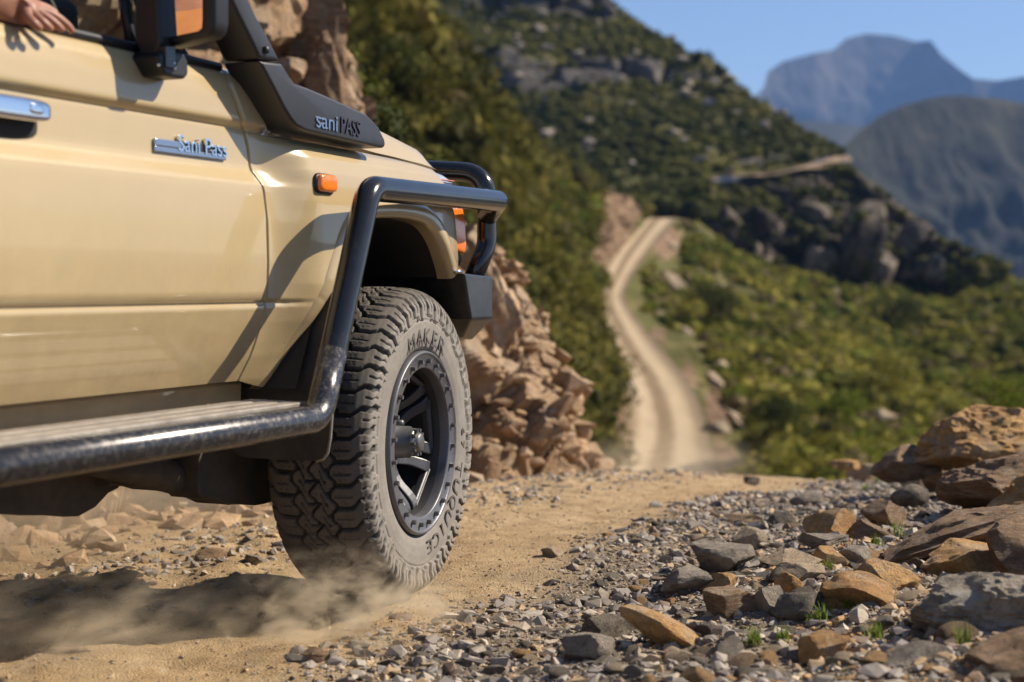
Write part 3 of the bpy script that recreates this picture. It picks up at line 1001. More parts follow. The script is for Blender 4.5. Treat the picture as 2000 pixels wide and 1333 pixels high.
# cut bank on the left of the road
k0 = [(-1400, 1260, 4.2), (-600, 1130, 4.75), (0, 1062, 5.6), (330, 1030, 6.0), (600, 1000, 6.5), (800, 980, 7.2), (960, 962, 7.9), (1060, 950, 8.4), (1120, 944, 8.7), (1155, 940, 9.0), (1172, 944, 10.5)]
k1 = [(-1400, 300, 5.4), (-600, 500, 6.0), (0, 560, 6.9), (330, 560, 7.6), (600, 560, 8.2), (800, 600, 8.6), (915, 690, 9.0), (1010, 790, 9.3), (1085, 850, 9.6), (1130, 900, 9.8), (1165, 936, 10.7)]
k2 = [(-1400, -700, 7.0), (-600, -600, 7.5), (0, -500, 8.2), (500, -420, 9.5), (625, -30, 9.8), (668, 110, 9.9), (700, 240, 9.9), (965, 505, 10.0), (1045, 690, 10.2), (1105, 800, 10.4), (1162, 934, 10.9)]
k3 = [(a - 60, b + 40, c + 4) for a, b, c in k2]
V5, px5, py5 = sheet([[(a, b + 60, c - 0.5) for a, b, c in k0], k0, k1, k2, k3], 330, [4, 70, 80, 10])
N5 = normals(V5)
sx = V5 @ np.array([0.8, 0.3, -0.5])
qv = np.stack([V5 @ np.array([0.9, 0.1, 0.35]) * 1.5, V5 @ np.array([-0.3, 0.9, 0.3]) * 2.0, V5 @ np.array([-0.35, -0.2, 0.9]) * 2.8], -1)
f1_, f2_, ci = cellcrack(qv * 0.9)
f1b, f2b, cib = cellcrack(qv * 2.3, 5)
er = np.ones(V5.shape[0]); er[:5] = 0; er[5:16] = np.linspace(0.1, 1, 11)
er2 = np.ones(V5.shape[1]); er2[-90:] = np.linspace(1, 0.0, 90) ** 0.7
er[120:] *= np.r_[np.linspace(1, .25, 34), np.full(max(0, V5.shape[0] - 154), .25)][:V5.shape[0] - 120]
V5 = V5 + N5 * ((0.62 * (ci - 0.5) + 0.20 * (cib - 0.5) - 0.22 * np.exp(-((f2_ - f1_) / 0.06) ** 2) + 0.05 * fbm(V5 * 3, 4)) * er[:, None] * er2[None])[..., None]
bank = add_sheet('cut_bank', V5, M['bank'], sm=False)


# ------------------------------------------------------------------ the car: local x forward, y left, z up; w = metres outward of the front tyre's face
CAR = empty('off_road_car', (ORG[0], ORG[1], 0), math.pi / 2 - TH)
set_props(CAR, 'beige off road utility car with black snorkel and side tubes driving up the gravel road', 'car')
CW = -0.905     # centre line


def part(name, me, parent=None, label=None, bev=0, seg=2):
    o = link(name, me, parent or CAR)
    if bev: bevel(o, bev, seg)
    if label: o['label'] = label
    return o


PZ = [0.50, 0.58, 0.622, 0.68, 0.76, 0.798, 0.8025, 0.8085, 0.813, 0.90, 1.0, 1.065, 1.078, 1.112, 1.124, 1.17, 1.199, 1.2045, 1.218, 1.222, 1.27, 1.305, 1.325, 1.337]
PW = [-.225, -.190, -.163, -.135, -.106, -.094, -.0995, -.0990, -.091, -.084, -.081, -.084, -.086, -.108, -.111, -.111, -.112, -.113, -.099, -.097, -.100, -.106, -.117, -.135]


def prof(z):
    return np.interp(z, PZ, PW)


def side_strip(name, zs, ul, ur, wf, mat, nu=40, th=0.0):
    zs = np.asarray(zs, float)
    V = []
    for z in zs:
        a, b = ul(z), ur(z)
        us = a + (b - a) * (1 - (1 - np.linspace(0, 1, nu)) ** 1.5)
        V.append(np.stack([us, -wf(us, z), np.full(nu, z)], 1))
    V = np.array(V)
    return V


def zdense(z0, z1):
    s = set([z0, z1])
    for a, b in zip(PZ[:-1], PZ[1:]):
        for t in np.linspace(0, 1, 5):
            q = a + (b - a) * t
            if z0 < q < z1: s.add(round(q, 5))
    return sorted(s)


seam_px = [(460, 752), (487, 700), (507, 645), (519, 598), (522.5, 560), (523.5, 500), (522, 450), (520, 410), (515.5, 376), (505, 352), (491, 335), (487, 315), (482, 280), (477, 256), (472, 240), (462, 205), (449, 170), (432, 138)]


def seam_pts():
    out = []
    for a, b in seam_px:
        w = -0.1
        for _ in range(8):
            p = Bw(a, b, w)
            w = float(prof(p[2]))
        out.append((p[2], p[0]))
    out.sort()
    return np.array(out)


SP = seam_pts()
useam = lambda z: float(np.interp(z, SP[:, 0], SP[:, 1]))

# door skin
zs = zdense(0.622, 1.337)
V = side_strip('door', zs, lambda z: -2.02, lambda z: useam(z) - 0.005, lambda u, z: np.full_like(u, prof(z)), M['paint'], 50)
nr, nc = V.shape[:2]
edge_in = V[:, -1:].copy(); edge_in[..., 1] += 0.03
e0 = V[:, -1:].copy(); e0[..., 1] += 0.004; e0[..., 0] += 0.002
V = np.concatenate([V, e0, edge_in], 1)
door = part('door', mesh_np('door', V.reshape(-1, 3), grid_faces(V.shape[0], V.shape[1]), M['paint'], True), label='right front door')
# folded bottom edge of the door
part('door_bottom_edge', mesh_py('door_bottom_edge', [(-2.02, -prof(.622), .622), (useam(.622) - .006, -prof(.622), .622), (useam(.622) - .006, -prof(.622) + .05, .619), (-2.02, -prof(.622) + .05, .619)], [(0, 1, 2, 3)], M['paint']), door)
part('window_seal', tube_mesh('window_seal', [(-2.02, .128, 1.340), (-1.4, .128, 1.340), (-0.90, .128, 1.340), (useam(1.33) - 0.01, .129, 1.338)], 0.011, M['trim'], 8), door)
# inner door skin, sill, cabin floor
part('inner_door_panel', car_box('inner_door_panel', -2.0, -0.80, -0.24, -0.205, 0.66, 1.335, M['dark']), door, bev=0.01)

# fender with the flared wheel arch
arch = [(-.515, .600), (-.47, .69), (-.425, .78), (-.395, .84), (-.365, .90), (-.335, .95), (-.305, .985), (-.27, 1.008), (-.23, 1.02), (-.15, 1.030), (-.02, 1.034), (.10, 1.026), (.165, 1.006), (.225, .970), (.275, .930), (.315, .900), (.345, .872)]
zo = [.622, .70, .80, .88, .97, 1.065, 1.115, 1.16, 1.200]
outer = [(useam(z) + .0035, z) for z in zo] + [(-.50, 1.197), (-.24, 1.194), (0.02, 1.186)] + [Bw(a, b, -.055)[::2] for a, b in [(852, 332), (876, 372), (893, 420), (905, 478), (916, 526)]]
ns = 260
A_ = catmull(arch, ns)
B_ = lin(outer, ns)
lt = lambda z: np.interp(z, [.55, .66, .76, .85, .95, 1.05, 1.12, 1.155, 1.18, 1.20], [-.115, -.088, -.058, -.040, -.034, -.034, -.040, -.050, -.068, -.10])


def fw(u, z, t):
    us = np.interp(z, SP[:, 0], SP[:, 1])
    base = prof(z)
    m = smooth((u - us - 0.01) / (0.17))
    m = m * (0.35 + 0.65 * smooth(z, .66, .86))
    w = base * (1 - m) + lt(z) * m
    w = w - 0.55 * np.maximum(0, u - 0.13) ** 2
    # soft shoulder down from the top edge
    return w


rows = []
nt = 46
for j in range(nt + 1):
    t = j / nt
    q = A_ * (1 - t) + B_ * t
    w = fw(q[:, 0], q[:, 1], t)
    rows.append(np.stack([q[:, 0], -w, q[:, 1]], 1))
first = rows[0].copy(); first[:, 1] += 0.035
last = rows[-1].copy(); last[:, 1] += 0.012; 
last2 = rows[-1].copy(); last2[:, 1] += 0.06
Vf = np.array([first] + rows + [last2])
fender = part('front_fender', mesh_np('front_fender', Vf.reshape(-1, 3), grid_faces(Vf.shape[0], ns)[:, ::-1], M['paint'], True))

# wheel arch lip: swept section
tg = np.gradient(A_, axis=0); tg /= np.linalg.norm(tg, axis=1)[:, None]
nrm2 = np.stack([-tg[:, 1], tg[:, 0]], 1)      # points away from the opening
sec = [(-.010, -.045), (-.010, -.015), (-.009, .001), (-.003, .008), (.008, .011), (.022, .010), (.034, .006), (.042, -.002), (.046, -.012)]
Vl = []
for a, b in sec:
    q = A_ + nrm2 * a
    w = fw(A_[:, 0], A_[:, 1], 0) + b
    w = w + 0.5 * np.maximum(0, -(A_[:, 0] + .40)) * (b > -.01) * -0.25
    Vl.append(np.stack([q[:, 0], -w, q[:, 1]], 1))
Vl = np.array(Vl)
part('wheel_arch_lip', mesh_np('wheel_arch_lip', Vl.reshape(-1, 3), grid_faces(len(sec), ns)[:, ::-1], M['paint'], True))
# liner inside the arch
Ql = A_ + nrm2 * (-.004)
Vi = np.array([np.stack([Ql[:, 0], np.full(ns, y), Ql[:, 1]], 1) for y in (.072, .25, .42, .60)])
part('wheel_arch_liner', mesh_np('wheel_arch_liner', Vi.reshape(-1, 3), grid_faces(4, ns), M['dark'], True))
part('inner_wing_panel', car_box('inner_wing_panel', -.62, .36, -.63, -.60, .50, 1.10, M['dark']), bev=0.01)

# cowl side panel above the crease, between the door and the snorkel
zs = zdense(1.2005, 1.337)
V = side_strip('cowl', zs, lambda z: useam(z) + .0035, lambda z: -.30 - (z - 1.2) * .8, lambda u, z: prof(z) - 0.10 * smooth(u, -.62, -.36), M['paint'], 30)
e0 = V[:, :1].copy(); e0[..., 1] += 0.03
V = np.concatenate([e0, V], 1)
topr = V[-1:].copy(); topr[..., 1] += 0.25; topr[..., 2] += 0.01
V = np.concatenate([V, topr], 0)
part('cowl_panel', mesh_np('cowl_panel', V.reshape(-1, 3), grid_faces(V.shape[0], V.shape[1]), M['paint'], True))
part('panel_gap_backing', car_box('panel_gap_backing', -1.0, -.55, -.195, -.185, .72, 1.33, M['dark']))

# hood: side silhouette measured on the plane w = -0.17
hs_top = [Bw(a, b, -.17) for a, b in [(700, 222), (738, 240), (765, 254), (795, 270), (822, 285), (834, 298), (843, 313), (850, 324), (853, 330)]]
hs_bot = [Bw(a, b, -.17) for a, b in [(700, 288), (739, 299), (770, 306), (800, 314), (825, 320.5), (836, 324), (844, 327), (850, 330), (853, 332)]]
ht = np.array([(p[0], p[2]) for p in hs_top]); hb = np.array([(p[0], p[2]) for p in hs_bot])
ht = np.concatenate([[(-.62, ht[0, 1] + .055)], [(-.45, ht[0, 1] + .04)], ht]); hb = np.concatenate([[(-.62, hb[0, 1] + .0)], [(-.45, hb[0, 1])], hb])
T_, Bt = lin(ht, 60), lin(hb, 60)
hw = 0.905 - 0.17
rows = []
cs = [(0, -.02), (0, 0), (.004, .10), (.008, .45), (.016, .80), (.030, .93), (.055, 1.0), (.16, 1.02), (.40, 1.03), (.735, 1.035)]
half = []
for dw, f in cs:
    q = Bt * (1 - f) + T_ * f
    z = q[:, 1] + (0.02 * min(dw / .4, 1) if dw > .05 else 0) * np.linspace(1, 0.2, 60)
    half.append(np.stack([q[:, 0], np.full(60, .170 + dw), z], 1))
other = [h * np.array([1, -1, 1]) + np.array([0, 1.81, 0]) for h in half[::-1][1:]]
Vh = np.array(half + other)
hood = part('hood', mesh_np('hood', Vh.reshape(-1, 3), grid_faces(Vh.shape[0], 60)[:, ::-1], M['paint'], True))
# drip crease under the hood side, gap to the fender
part('hood_gap_channel', prism('hood_gap_channel', [(-.5, 1.186), (.10, 1.168), (.19, 1.150), (.19, 1.12), (-.5, 1.12)], -.10, -.30, M['paint']))
part('radiator_grille', car_box('radiator_grille', .22, .25, -.32, -1.49, .92, 1.13, M['dark']), bev=.005)
part('engine_bay', car_box('engine_bay', -.58, .20, -.30, -1.50, .62, 1.15, M['dark']))

# headlight and indicator
def ell_block(name, c, r, mat, pw=3.0, sub=4):
    V, Fc = ico(sub)
    V = V.copy()
    k = (np.abs(V) ** pw).sum(1) ** (-1 / pw)
    V = V * k[:, None] * np.array(r) + np.array(c)
    return mesh_np(name, V, Fc, mat, True)


hw_s = lambda L_: [Bw(a, b, -.080)[::2] for a, b in L_]
hl = part('headlight', prism('headlight', hw_s([(800, 332), (852, 334), (870, 341), (886, 352), (899, 366), (905, 384), (907, 402), (840, 402)]), -.082, -.34, M['lens'], smooth_=True), bev=.016, seg=4)
part('indicator_lens', prism('indicator_lens', hw_s([(850, 404), (907, 404), (912, 440), (914, 480), (911, 498), (870, 480)]), -.081, -.20, M['amber'], smooth_=True), hl, bev=.012, seg=4)
for k in range(5):
    za, zb = hw_s([(872, 352 + 5.5 * k)])[0][1], 0
    part('lens_rib', car_box('lens_rib', hw_s([(862 + 5 * k, 350)])[0][0], hw_s([(887 + 3.4 * k, 350)])[0][0], -.079, -.090, za - .001, za + .001, M['trim' if k % 2 else 'amber']), hl)

# side marker lamp on the fender
p_ = Bw(634.5, 358.5, -.037)
sm_ = part('side_marker_lamp', ell_block('side_marker_lamp', (p_[0], .040, p_[2]), (.042, .020, .0215), M['amber'], 5.0))
part('lamp_base', ell_block('lamp_base', (p_[0] - .003, .046, p_[2] - .002), (.047, .016, .026), M['trim'], 5.0, 3), sm_)

# sill, floor, far side of the body, roof, load bed
part('sill', prism('sill', [(-.215, .616), (-.218, .560), (-.24, .530), (-.40, .54), (-.40, .62)], -2.6, -.52, M['paint'], 'u'), bev=.008)
body = part('body_shell', car_box('body_shell', -2.9, -.63, -.25, -1.58, .60, .66, M['under']), bev=.01)
part('far_door', prism('far_door', [(-1.69, .60), (-1.72, 1.05), (-1.69, 1.33), (-1.64, 1.335), (-1.62, .60)], -2.0, .20, M['paint'], 'u'), bev=.01)
part('roof', prism('roof', [(-.33, 1.93), (-.40, 1.98), (-.9, 2.0), (-1.41, 1.98), (-1.49, 1.93)], -2.15, -1.02, M['paint'], 'u'), bev=.01)
part('rear_cab_wall', car_box('rear_cab_wall', -2.10, -2.02, -.14, -1.67, .62, 1.93, M['paint']), bev=.02)
part('load_bed', car_box('load_bed', -3.6, -2.2, -.12, -1.69, .75, 1.25, M['paint']), bev=.02)
for s, wn_ in ((1, -.16), (-1, -1.65)):
    part('windscreen_pillar', tube_mesh('windscreen_pillar', [(-.83, -wn_, 1.30), (-.90, -wn_ + .02 * s, 1.42), (-1.06, -wn_ + .14 * s, 1.93)], .033, M['trim'], 10))
    part('door_pillar', tube_mesh('door_pillar', [(-2.06, -wn_ , 1.30), (-2.08, -wn_ + .15 * s, 1.95)], .035, M['paint'], 10))
# quarter-light frame: chrome-grey bar standing in the window opening
a0, a1 = Bw(262, 98, -.150), Bw(233, -60, -.20)
ql = part('quarter_light_frame', tube_mesh('quarter_light_frame', [(a0[0], -a0[1], a0[2] - .02), (a1[0], -a1[1], a1[2])], .0125, M['trim'], 8))
qlb = part('quarter_light_glass', mesh_py('quarter_light_glass', [(a0[0], .152, a0[2]), (-.86, .150, 1.335), (-.98, .20, 1.60), (a1[0], .20, a1[2])], [(0, 1, 2, 3)], M['glass']))
part('windscreen', mesh_py('windscreen', [(-.83, .20, 1.34), (-.83, 1.61, 1.34), (-1.05, 1.50, 1.92), (-1.05, .31, 1.92)], [(0, 1, 2, 3)], M['glass']))
dash = part('dashboard', car_box('dashboard', -1.10, -.80, -.30, -1.52, 1.10, 1.40, M['dark']), bev=.03, seg=3)
part('instrument_hood', car_box('instrument_hood', -1.16, -.92, -.36, -.78, 1.38, 1.475, M['dark']), dash, bev=.03, seg=3)
sw = []
for a in np.linspace(0, 2 * np.pi, 49):
    sw.append((-1.30 - .07 * math.sin(a), .55 + .19 * math.cos(a), 1.32 + .17 * math.sin(a)))
part('steering_wheel', tube_mesh('steering_wheel', sw, .015, M['dark'], 8, caps=False))
seat = part('driver_seat', car_box('driver_seat', -1.95, -1.50, -.28, -.80, .95, 1.10, M['dark']), bev=.04, seg=3)
part('seat_backrest', prism('seat_backrest', [(-1.92, 1.05), (-1.78, 1.05), (-1.88, 1.62), (-1.99, 1.62)], -.30, -.78, M['dark']), seat, bev=.03, seg=3)

# ---- snorkel: rounded prism standing off the body
so = [(412 + 40, -30), (452, 0), (466, 30), (481, 60), (495, 88), (508, 117)]
WO = -.022
lowp = [(508, 119), (524, 150), (541, 182), (557, 213), (570, 234), (580, 246), (598, 256), (640, 266), (690, 277), (738, 288), (750, 290), (754, 284), (752, 272), (741, 250), (730, 237), (716, 223), (680, 206), (640, 188), (600, 171), (577, 163), (568, 152), (560, 139), (551, 124)]
poly = [(Bw(a, b, WO)[0], Bw(a, b, WO)[2]) for a, b in lowp]
snk = part('snorkel', prism('snorkel', poly, WO, -.122, M['plastic'], smooth_=True), bev=.011, seg=4)
upp = [(508, 116), (495, 88), (481, 60), (466, 30), (452, 0), (400, -110), (330, -260), (300, -420), (345, -420), (372, -265), (438, -112), (487, 0), (501, 30), (516, 58), (532, 88), (549, 121)]
poly = [(Bw(a, b, WO)[0], Bw(a, b, WO)[2]) for a, b in upp]
up_ = part('snorkel_riser', prism('snorkel_riser', poly, WO + .001, -.120, M['plastic'], smooth_=True), snk, bev=.010, seg=4)
pb = Bw(517, 98, WO)
part('riser_bolt', ell_block('riser_bolt', (pb[0], -WO - .002, pb[2]), (.009, .009, .009), M['trim'], 2.5, 3), snk)
# raised lettering on the snorkel
pa, pc = Bw(616, 236, WO), Bw(702, 256, WO)
for txt, f0, f1, mat, lab in (('sani', 0.0, .47, 'badge', None), ('PASS', .55, 1.0, 'badge_dark', None)):
    me = text_mesh(txt, .056, .003, M[mat])
    xs = [v.co.x for v in me.vertices]
    wdt = max(xs) - min(xs)
    tot = abs(pc[0] - pa[0])
    for v in me.vertices: v.co.x *= tot * (f1 - f0) / wdt
    o = part('snorkel_lettering', me, snk)
    f = (f0 + f1) / 2
    ang = math.atan2(pc[2] - pa[2], pc[0] - pa[0])
    o.matrix_local = Matrix.Translation((pa[0] + (pc[0] - pa[0]) * f, -WO - .0005, pa[2] + (pc[2] - pa[2]) * f + .002)) @ Matrix.Rotation(-ang, 4, 'Y') @ Matrix.Rotation(math.pi / 2, 4, 'X')

# ---- door badge
ba, bb = Bw(299, 283, -.11), Bw(438, 295, -.11)
bl = abs(bb[0] - ba[0])
bcx, bz = (ba[0] + bb[0]) / 2, (ba[2] + bb[2]) / 2
badge = part('door_badge', car_box('door_badge', ba[0], bb[0], -.112, -.1045, bz - .018, bz - .006, M['badge']), bev=.0015)
part('badge_bar', car_box('badge_bar', ba[0], ba[0] + bl * .36, -.112, -.1035, bz - .006, bz + .010, M['badge']), badge, bev=.002)
part('badge_plate', car_box('badge_plate', ba[0] + bl * .32, bb[0] - .001, -.112, -.1075, bz - .007, bz + .0135, M['badge_dark']), badge, bev=.002)
me = text_mesh('Sani Pass', .050, .003, M['chrome'])
xs = [v.co.x for v in me.vertices]
for v in me.vertices: v.co.x *= bl * .70 / (max(xs) - min(xs))
o = part('badge_lettering', me, badge)
o.matrix_local = Matrix.Translation((bb[0] - bl * .345, .1055, bz + .005)) @ Matrix.Rotation(math.pi / 2, 4, 'X')

# ---- door handle
hh = Bw(40, 215, -.09)
ha, hb2 = Bw(-120, 205, -.085), Bw(94, 222, -.085)
handle = part('door_handle', ell_block('door_handle', ((ha[0] + hb2[0]) / 2, .086, hh[2] + .001), ((hb2[0] - ha[0]) / 2, .017, .0215), M['chrome'], 4.5, 5), door)
part('handle_push_button', ell_block('handle_push_button', (hb2[0] - .05, .070, hh[2] + .003), (.018, .004, .010), M['chrome'], 4.0, 3), door)
part('handle_recess', ell_block('handle_recess', ((ha[0] + hb2[0]) / 2 - .004, .1145, hh[2] - .018), ((hb2[0] - ha[0]) / 2 + .005, .010, .036), M['dark'], 4.0), door)

# ---- door mirror
mir = empty('door_mirror', parent=CAR)
UMI = -1.03
q = lambda a, b, u=UMI: Bu(a, b, u)
mp = [q(292, 88), q(330, 90), q(405, 71), q(416, 60), q(420, 40), q(420, -150), q(405, -170), q(292, -150)]
part('mirror_head', prism('mirror_head', [(p[1], p[2]) for p in mp], UMI, UMI + .055, M['trim'], 'u', True), mir, bev=.010, seg=4)
mg = [q(318, 70), q(335, 73), q(388, 62), q(396, 56), q(397, 40), q(397, -135), q(318, -130)]
gl = mesh_py('mirror_glass', [(UMI - .003, -p[1], p[2]) for p in mg], [tuple(range(len(mg)))], M['mirror'])
part('mirror_glass', gl, mir)
b1_, b2_ = q(305, 84), q(318, 128)
part('mirror_arm', prism('mirror_arm', [(q(283, -60)[1], q(283, -60)[2]), (q(282, 92)[1], q(282, 92)[2]), (q(300, 125)[1], q(300, 125)[2]), (q(322, 122)[1], q(322, 122)[2]), (q(334, 88)[1], q(334, 88)[2]), (q(325, -60)[1], q(325, -60)[2])], UMI - .035, UMI + .005, M['trim'], 'u'), mir, bev=.008, seg=3)
part('mirror_bracket', prism('mirror_bracket', [Bw(*c, -.075)[::2] for c in [(284, 112), (300, 150), (338, 157), (346, 148), (345, 122), (337, 105), (300, 98)]], -.045, -.125, M['trim']), mir, bev=.007, seg=3)
part('mirror_strut', prism('mirror_strut', [Bw(*c, -.05)[::2] for c in [(316, 90), (335, 90), (336, 136), (317, 132)]], -.040, -.060, M['plate']), mir, bev=.002)
for a, b in ((310, 127), (339, 124), (341, 134)):
    pp = Bw(a, b, -.043)
    part('bracket_bolt', ell_block('bracket_bolt', (pp[0], .043, pp[2]), (.0045, .004, .004), M['chrome'], 2.0, 2), mir)

# ---- side step and protection bar, one bent tube
SR = .0315
step_pts = [Bw(-900, 1070, .045), Bw(560, 838, .045), (-.545, .045, .560), Bw(655, 640, .035), Bw(700, 430, .035), (-.235, .035, 1.098), Bw(862, 388, .030), (.555, .01, 1.090), (.60, -.06, 1.088), (.53, -.12, 1.075)]
b0_, b1_ = Bw(0, 905, .045), Bw(560, 826, .045)
WB = .095
e0_, e1_ = Bw(0, 912, WB), Bw(556, 829, WB)
sl_ = (e1_[2] - e0_[2]) / (e1_[0] - e0_[0])
corner = Bw(622, 820, WB)
p_low = np.array([-2.7, WB, e0_[2] + sl_ * (-2.7 - e0_[0])])
pts = [p_low, (corner[0], WB, e0_[2] + sl_ * (corner[0] - e0_[0])), Bw(652, 680, WB - .01), Bw(720, 368, .075), Bw(972, 393, .0), Bw(951, 424, -.085)]
pts = [L(p) for p in pts]
path = bend_path(pts, [.085, .30, .075, .030])
bar = part('side_rail', tube_mesh('side_rail', path, SR, M['tube'], 28))
# worn polished step run over the lower part of the same tube
path2 = path[1:14].copy(); path2[0] = path[0] * .98 + path[1] * .02
part('step_run', tube_mesh('step_run', path2, SR + .0012, M['step'], 28), bar)
# step plates
k = 0
for zt, w0, w1 in ((e0_[2] + .034, .062, .022), (e0_[2] + .034, .010, -.035), (e0_[2] + .034, -.047, -.095)):
    part('step_tread', car_box('step_tread', -2.55, -.70 + .015 * k, w0, w1, zt - .012, zt, M['tread']), bar, bev=.003)
    k += 1
part('step_end_cap', prism('step_end_cap', [(-.73, .566), (-.66, .572), (-.625, .580), (-.625, .574), (-.66, .560), (-.73, .556)], .05, -.10, M['plate']), bar, bev=.002)

# ---- bull bar hoop and bumper
h1_, h2_, h3_ = Bw(918, 560, -.10), Bw(951, 478, -.085), Bw(949, 330, -.085)
hoop = [h1_, h2_, (h3_[0], -.085, 1.19), (h3_[0] - .02, -.30, 1.205), (h3_[0] - .02, -1.51, 1.205), (h3_[0], -1.725, 1.19), (h2_[0], -1.725, h2_[2]), (h1_[0], -1.71, h1_[2])]
bb_ = part('bull_bar', tube_mesh('bull_bar', bend_path([L(p) for p in hoop], [.08, .085, .06, .06, .085, .08]), .030, M['tube'], 24))
part('bull_bar_crossbar', tube_mesh('bull_bar_crossbar', [L((.44, -.09, .925)), L((.44, -1.72, .925))], .022, M['tube'], 16), bb_)
c1 = [Bw(a, b, -.030) for a, b in [(907, 534), (962, 541), (963, 622), (921, 624)]]
c2 = [Bw(a, b, -.075) for a, b in [(929, 664), (909, 661)]]
V = []
for w in (0, 1):
    for p in c1: V.append((p[0], .030 if not w else 1.78, p[2]))
lo = [(c2[0][0], .085, c2[0][2]), (c2[1][0], .085, c2[1][2])]
V += lo + [(c2[0][0], 1.70, c2[0][2]), (c2[1][0], 1.70, c2[1][2])]
me = bpy.data.meshes.new('front_bumper')
bm = bmesh.new()
for v in V: bm.verts.new(v)
bmesh.ops.convex_hull(bm, input=bm.verts)
bmesh.ops.dissolve_limit(bm, angle_limit=.02, verts=bm.verts, edges=bm.edges)
bm.to_mesh(me); bm.free()
me.materials.append(M['plate'])
bumper = part('front_bumper', me, bev=.006, seg=3)
part('bumper_bolt', ell_block('bumper_bolt', (c1[0][0] - .01, .045, c1[0][2] + .004), (.02, .01, .004), M['chrome'], 4, 2), bumper)
part('skid_plate', prism('skid_plate', [(.05, .56), (.34, .60), (.42, .66), (.42, .74), (.05, .74)], -.16, -1.65, M['trim']), bev=.01)

# ---- mud flap
fz = Bu(640, 905, -.50)
FL = [(.845, -.372, 652, 560), (.78, -.402, 654, 620), (.70, -.440, 655, 680), (.64, -.468, 654, 730), (.56, -.482, 650, 790), (.48, -.488, 645, 860), (.445, -.490, 640, 893), (.430, -.490, 632, 908), (.424, -.490, 618, 914)]
Vv = []
for k, (z, u, a, b) in enumerate(FL):
    wo_ = Bu(a, b, u)[1]
    wi_ = -.29 if z > .46 else -.29 + .02 * (k - 5)
    for uu in (u, u + .008):
        for w in np.linspace(wo_, wi_, 7):
            Vv.append((uu, -w, z))
Vv = np.array(Vv).reshape(len(FL), 14, 3)
part('mud_flap', mesh_np('mud_flap', Vv.reshape(-1, 3), np.concatenate([grid_faces(len(FL), 14)[[c for c in range((len(FL) - 1) * 13) if c % 13 != 6]], np.array([[r * 14, r * 14 + 7, r * 14 + 21, r * 14 + 14] for r in range(len(FL) - 1)])]), M['flap'], False))
part('flap_edge_highlight', tube_mesh('flap_edge_highlight', [tuple(v) for v in Vv[:, 0]], .0035, M['tread'], 6))  # pale tube added as a painted highlight along the flap's outer edge

# ---- chassis, axle, gearbox, radius arm
ch = part('chassis_rail', car_box('chassis_rail', -3.6, .45, -.42, -.50, .50, .62, M['under']), bev=.01)
part('chassis_rail', car_box('chassis_rail', -3.6, .45, -1.31, -1.39, .50, .62, M['under']), bev=.01)


def under_profile(name, px, w0, w1, ztop):
    pr = [Bw(a, b, (w0 + w1) / 2)[::2] for a, b in px]
    pr = [(pr[0][0], ztop)] + pr + [(pr[-1][0], ztop)]
    o = part(name, prism(name, pr, w0, w1, M['under']), bev=.006)
    return o


under_profile('gearbox_guard', [(-260, 985), (-60, 1000), (0, 1000), (30, 1003), (60, 1002), (92, 985), (118, 958), (140, 948)], -.55, -.85, .58)
under_profile('transfer_case', [(120, 945), (150, 944), (272, 942), (290, 945), (345, 962)], -.50, -.80, .58)
part('radius_arm', tube_mesh('radius_arm', [L(Bw(180, 905, -.42)), L(Bw(280, 915, -.42)), L(Bw(392, 950, -.42)), L(Bw(450, 965, -.42))], [.030, .045, .038, .030], M['under'], 12))
under_profile('spring_mount', [(356, 962), (364, 972), (390, 974), (412, 984), (440, 984), (470, 986), (488, 983), (504, 978), (512, 968), (508, 958), (505, 946), (520, 934), (532, 926)], -.34, -.44, .60)
part('front_axle', tube_mesh('front_axle', [L((0, -.15, .42)), L((0, -1.66, .42))], .045, M['under'], 14))
df = part('axle_differential', ell_block('axle_differential', (0, 1.05, .42), (.15, .17, .15), M['under'], 2.2, 3))
part('steering_rod', tube_mesh('steering_rod', [L((-.20, -.20, .40)), L((-.20, -1.6, .40))], .016, M['under'], 8))
part('coil_spring', tube_mesh('coil_spring', [(.0 + .065 * math.cos(a), .50 + .065 * math.sin(a), .50 + a * .0105) for a in np.linspace(0, 38, 200)], .009, M['under'], 6))
part('shock_absorber', tube_mesh('shock_absorber', [L((.12, -.42, .44)), L((.16, -.46, 1.0))], .03, M['under'], 12))

# ------------------------------------------------------------------ wheels
TR = .420


def tyre_profile():
    """outer bead round to inner bead: (r, y) with y = distance inward of the face"""
    half = [(.2475, .030), (.252, .016), (.262, .008), (.280, .003), (.305, .0005), (.328, .001), (.3315, .0035), (.335, .0025), (.350, .0045), (.372, .010), (.390, .018), (.402, .028), (.4095, .040), (.414, .055), (.4165, .080), (.418, .110), (.4185, .139)]
    w = .278
    full = half + [(r, w - y) for r, y in half[::-1][1:]]
    return np.array(full), w


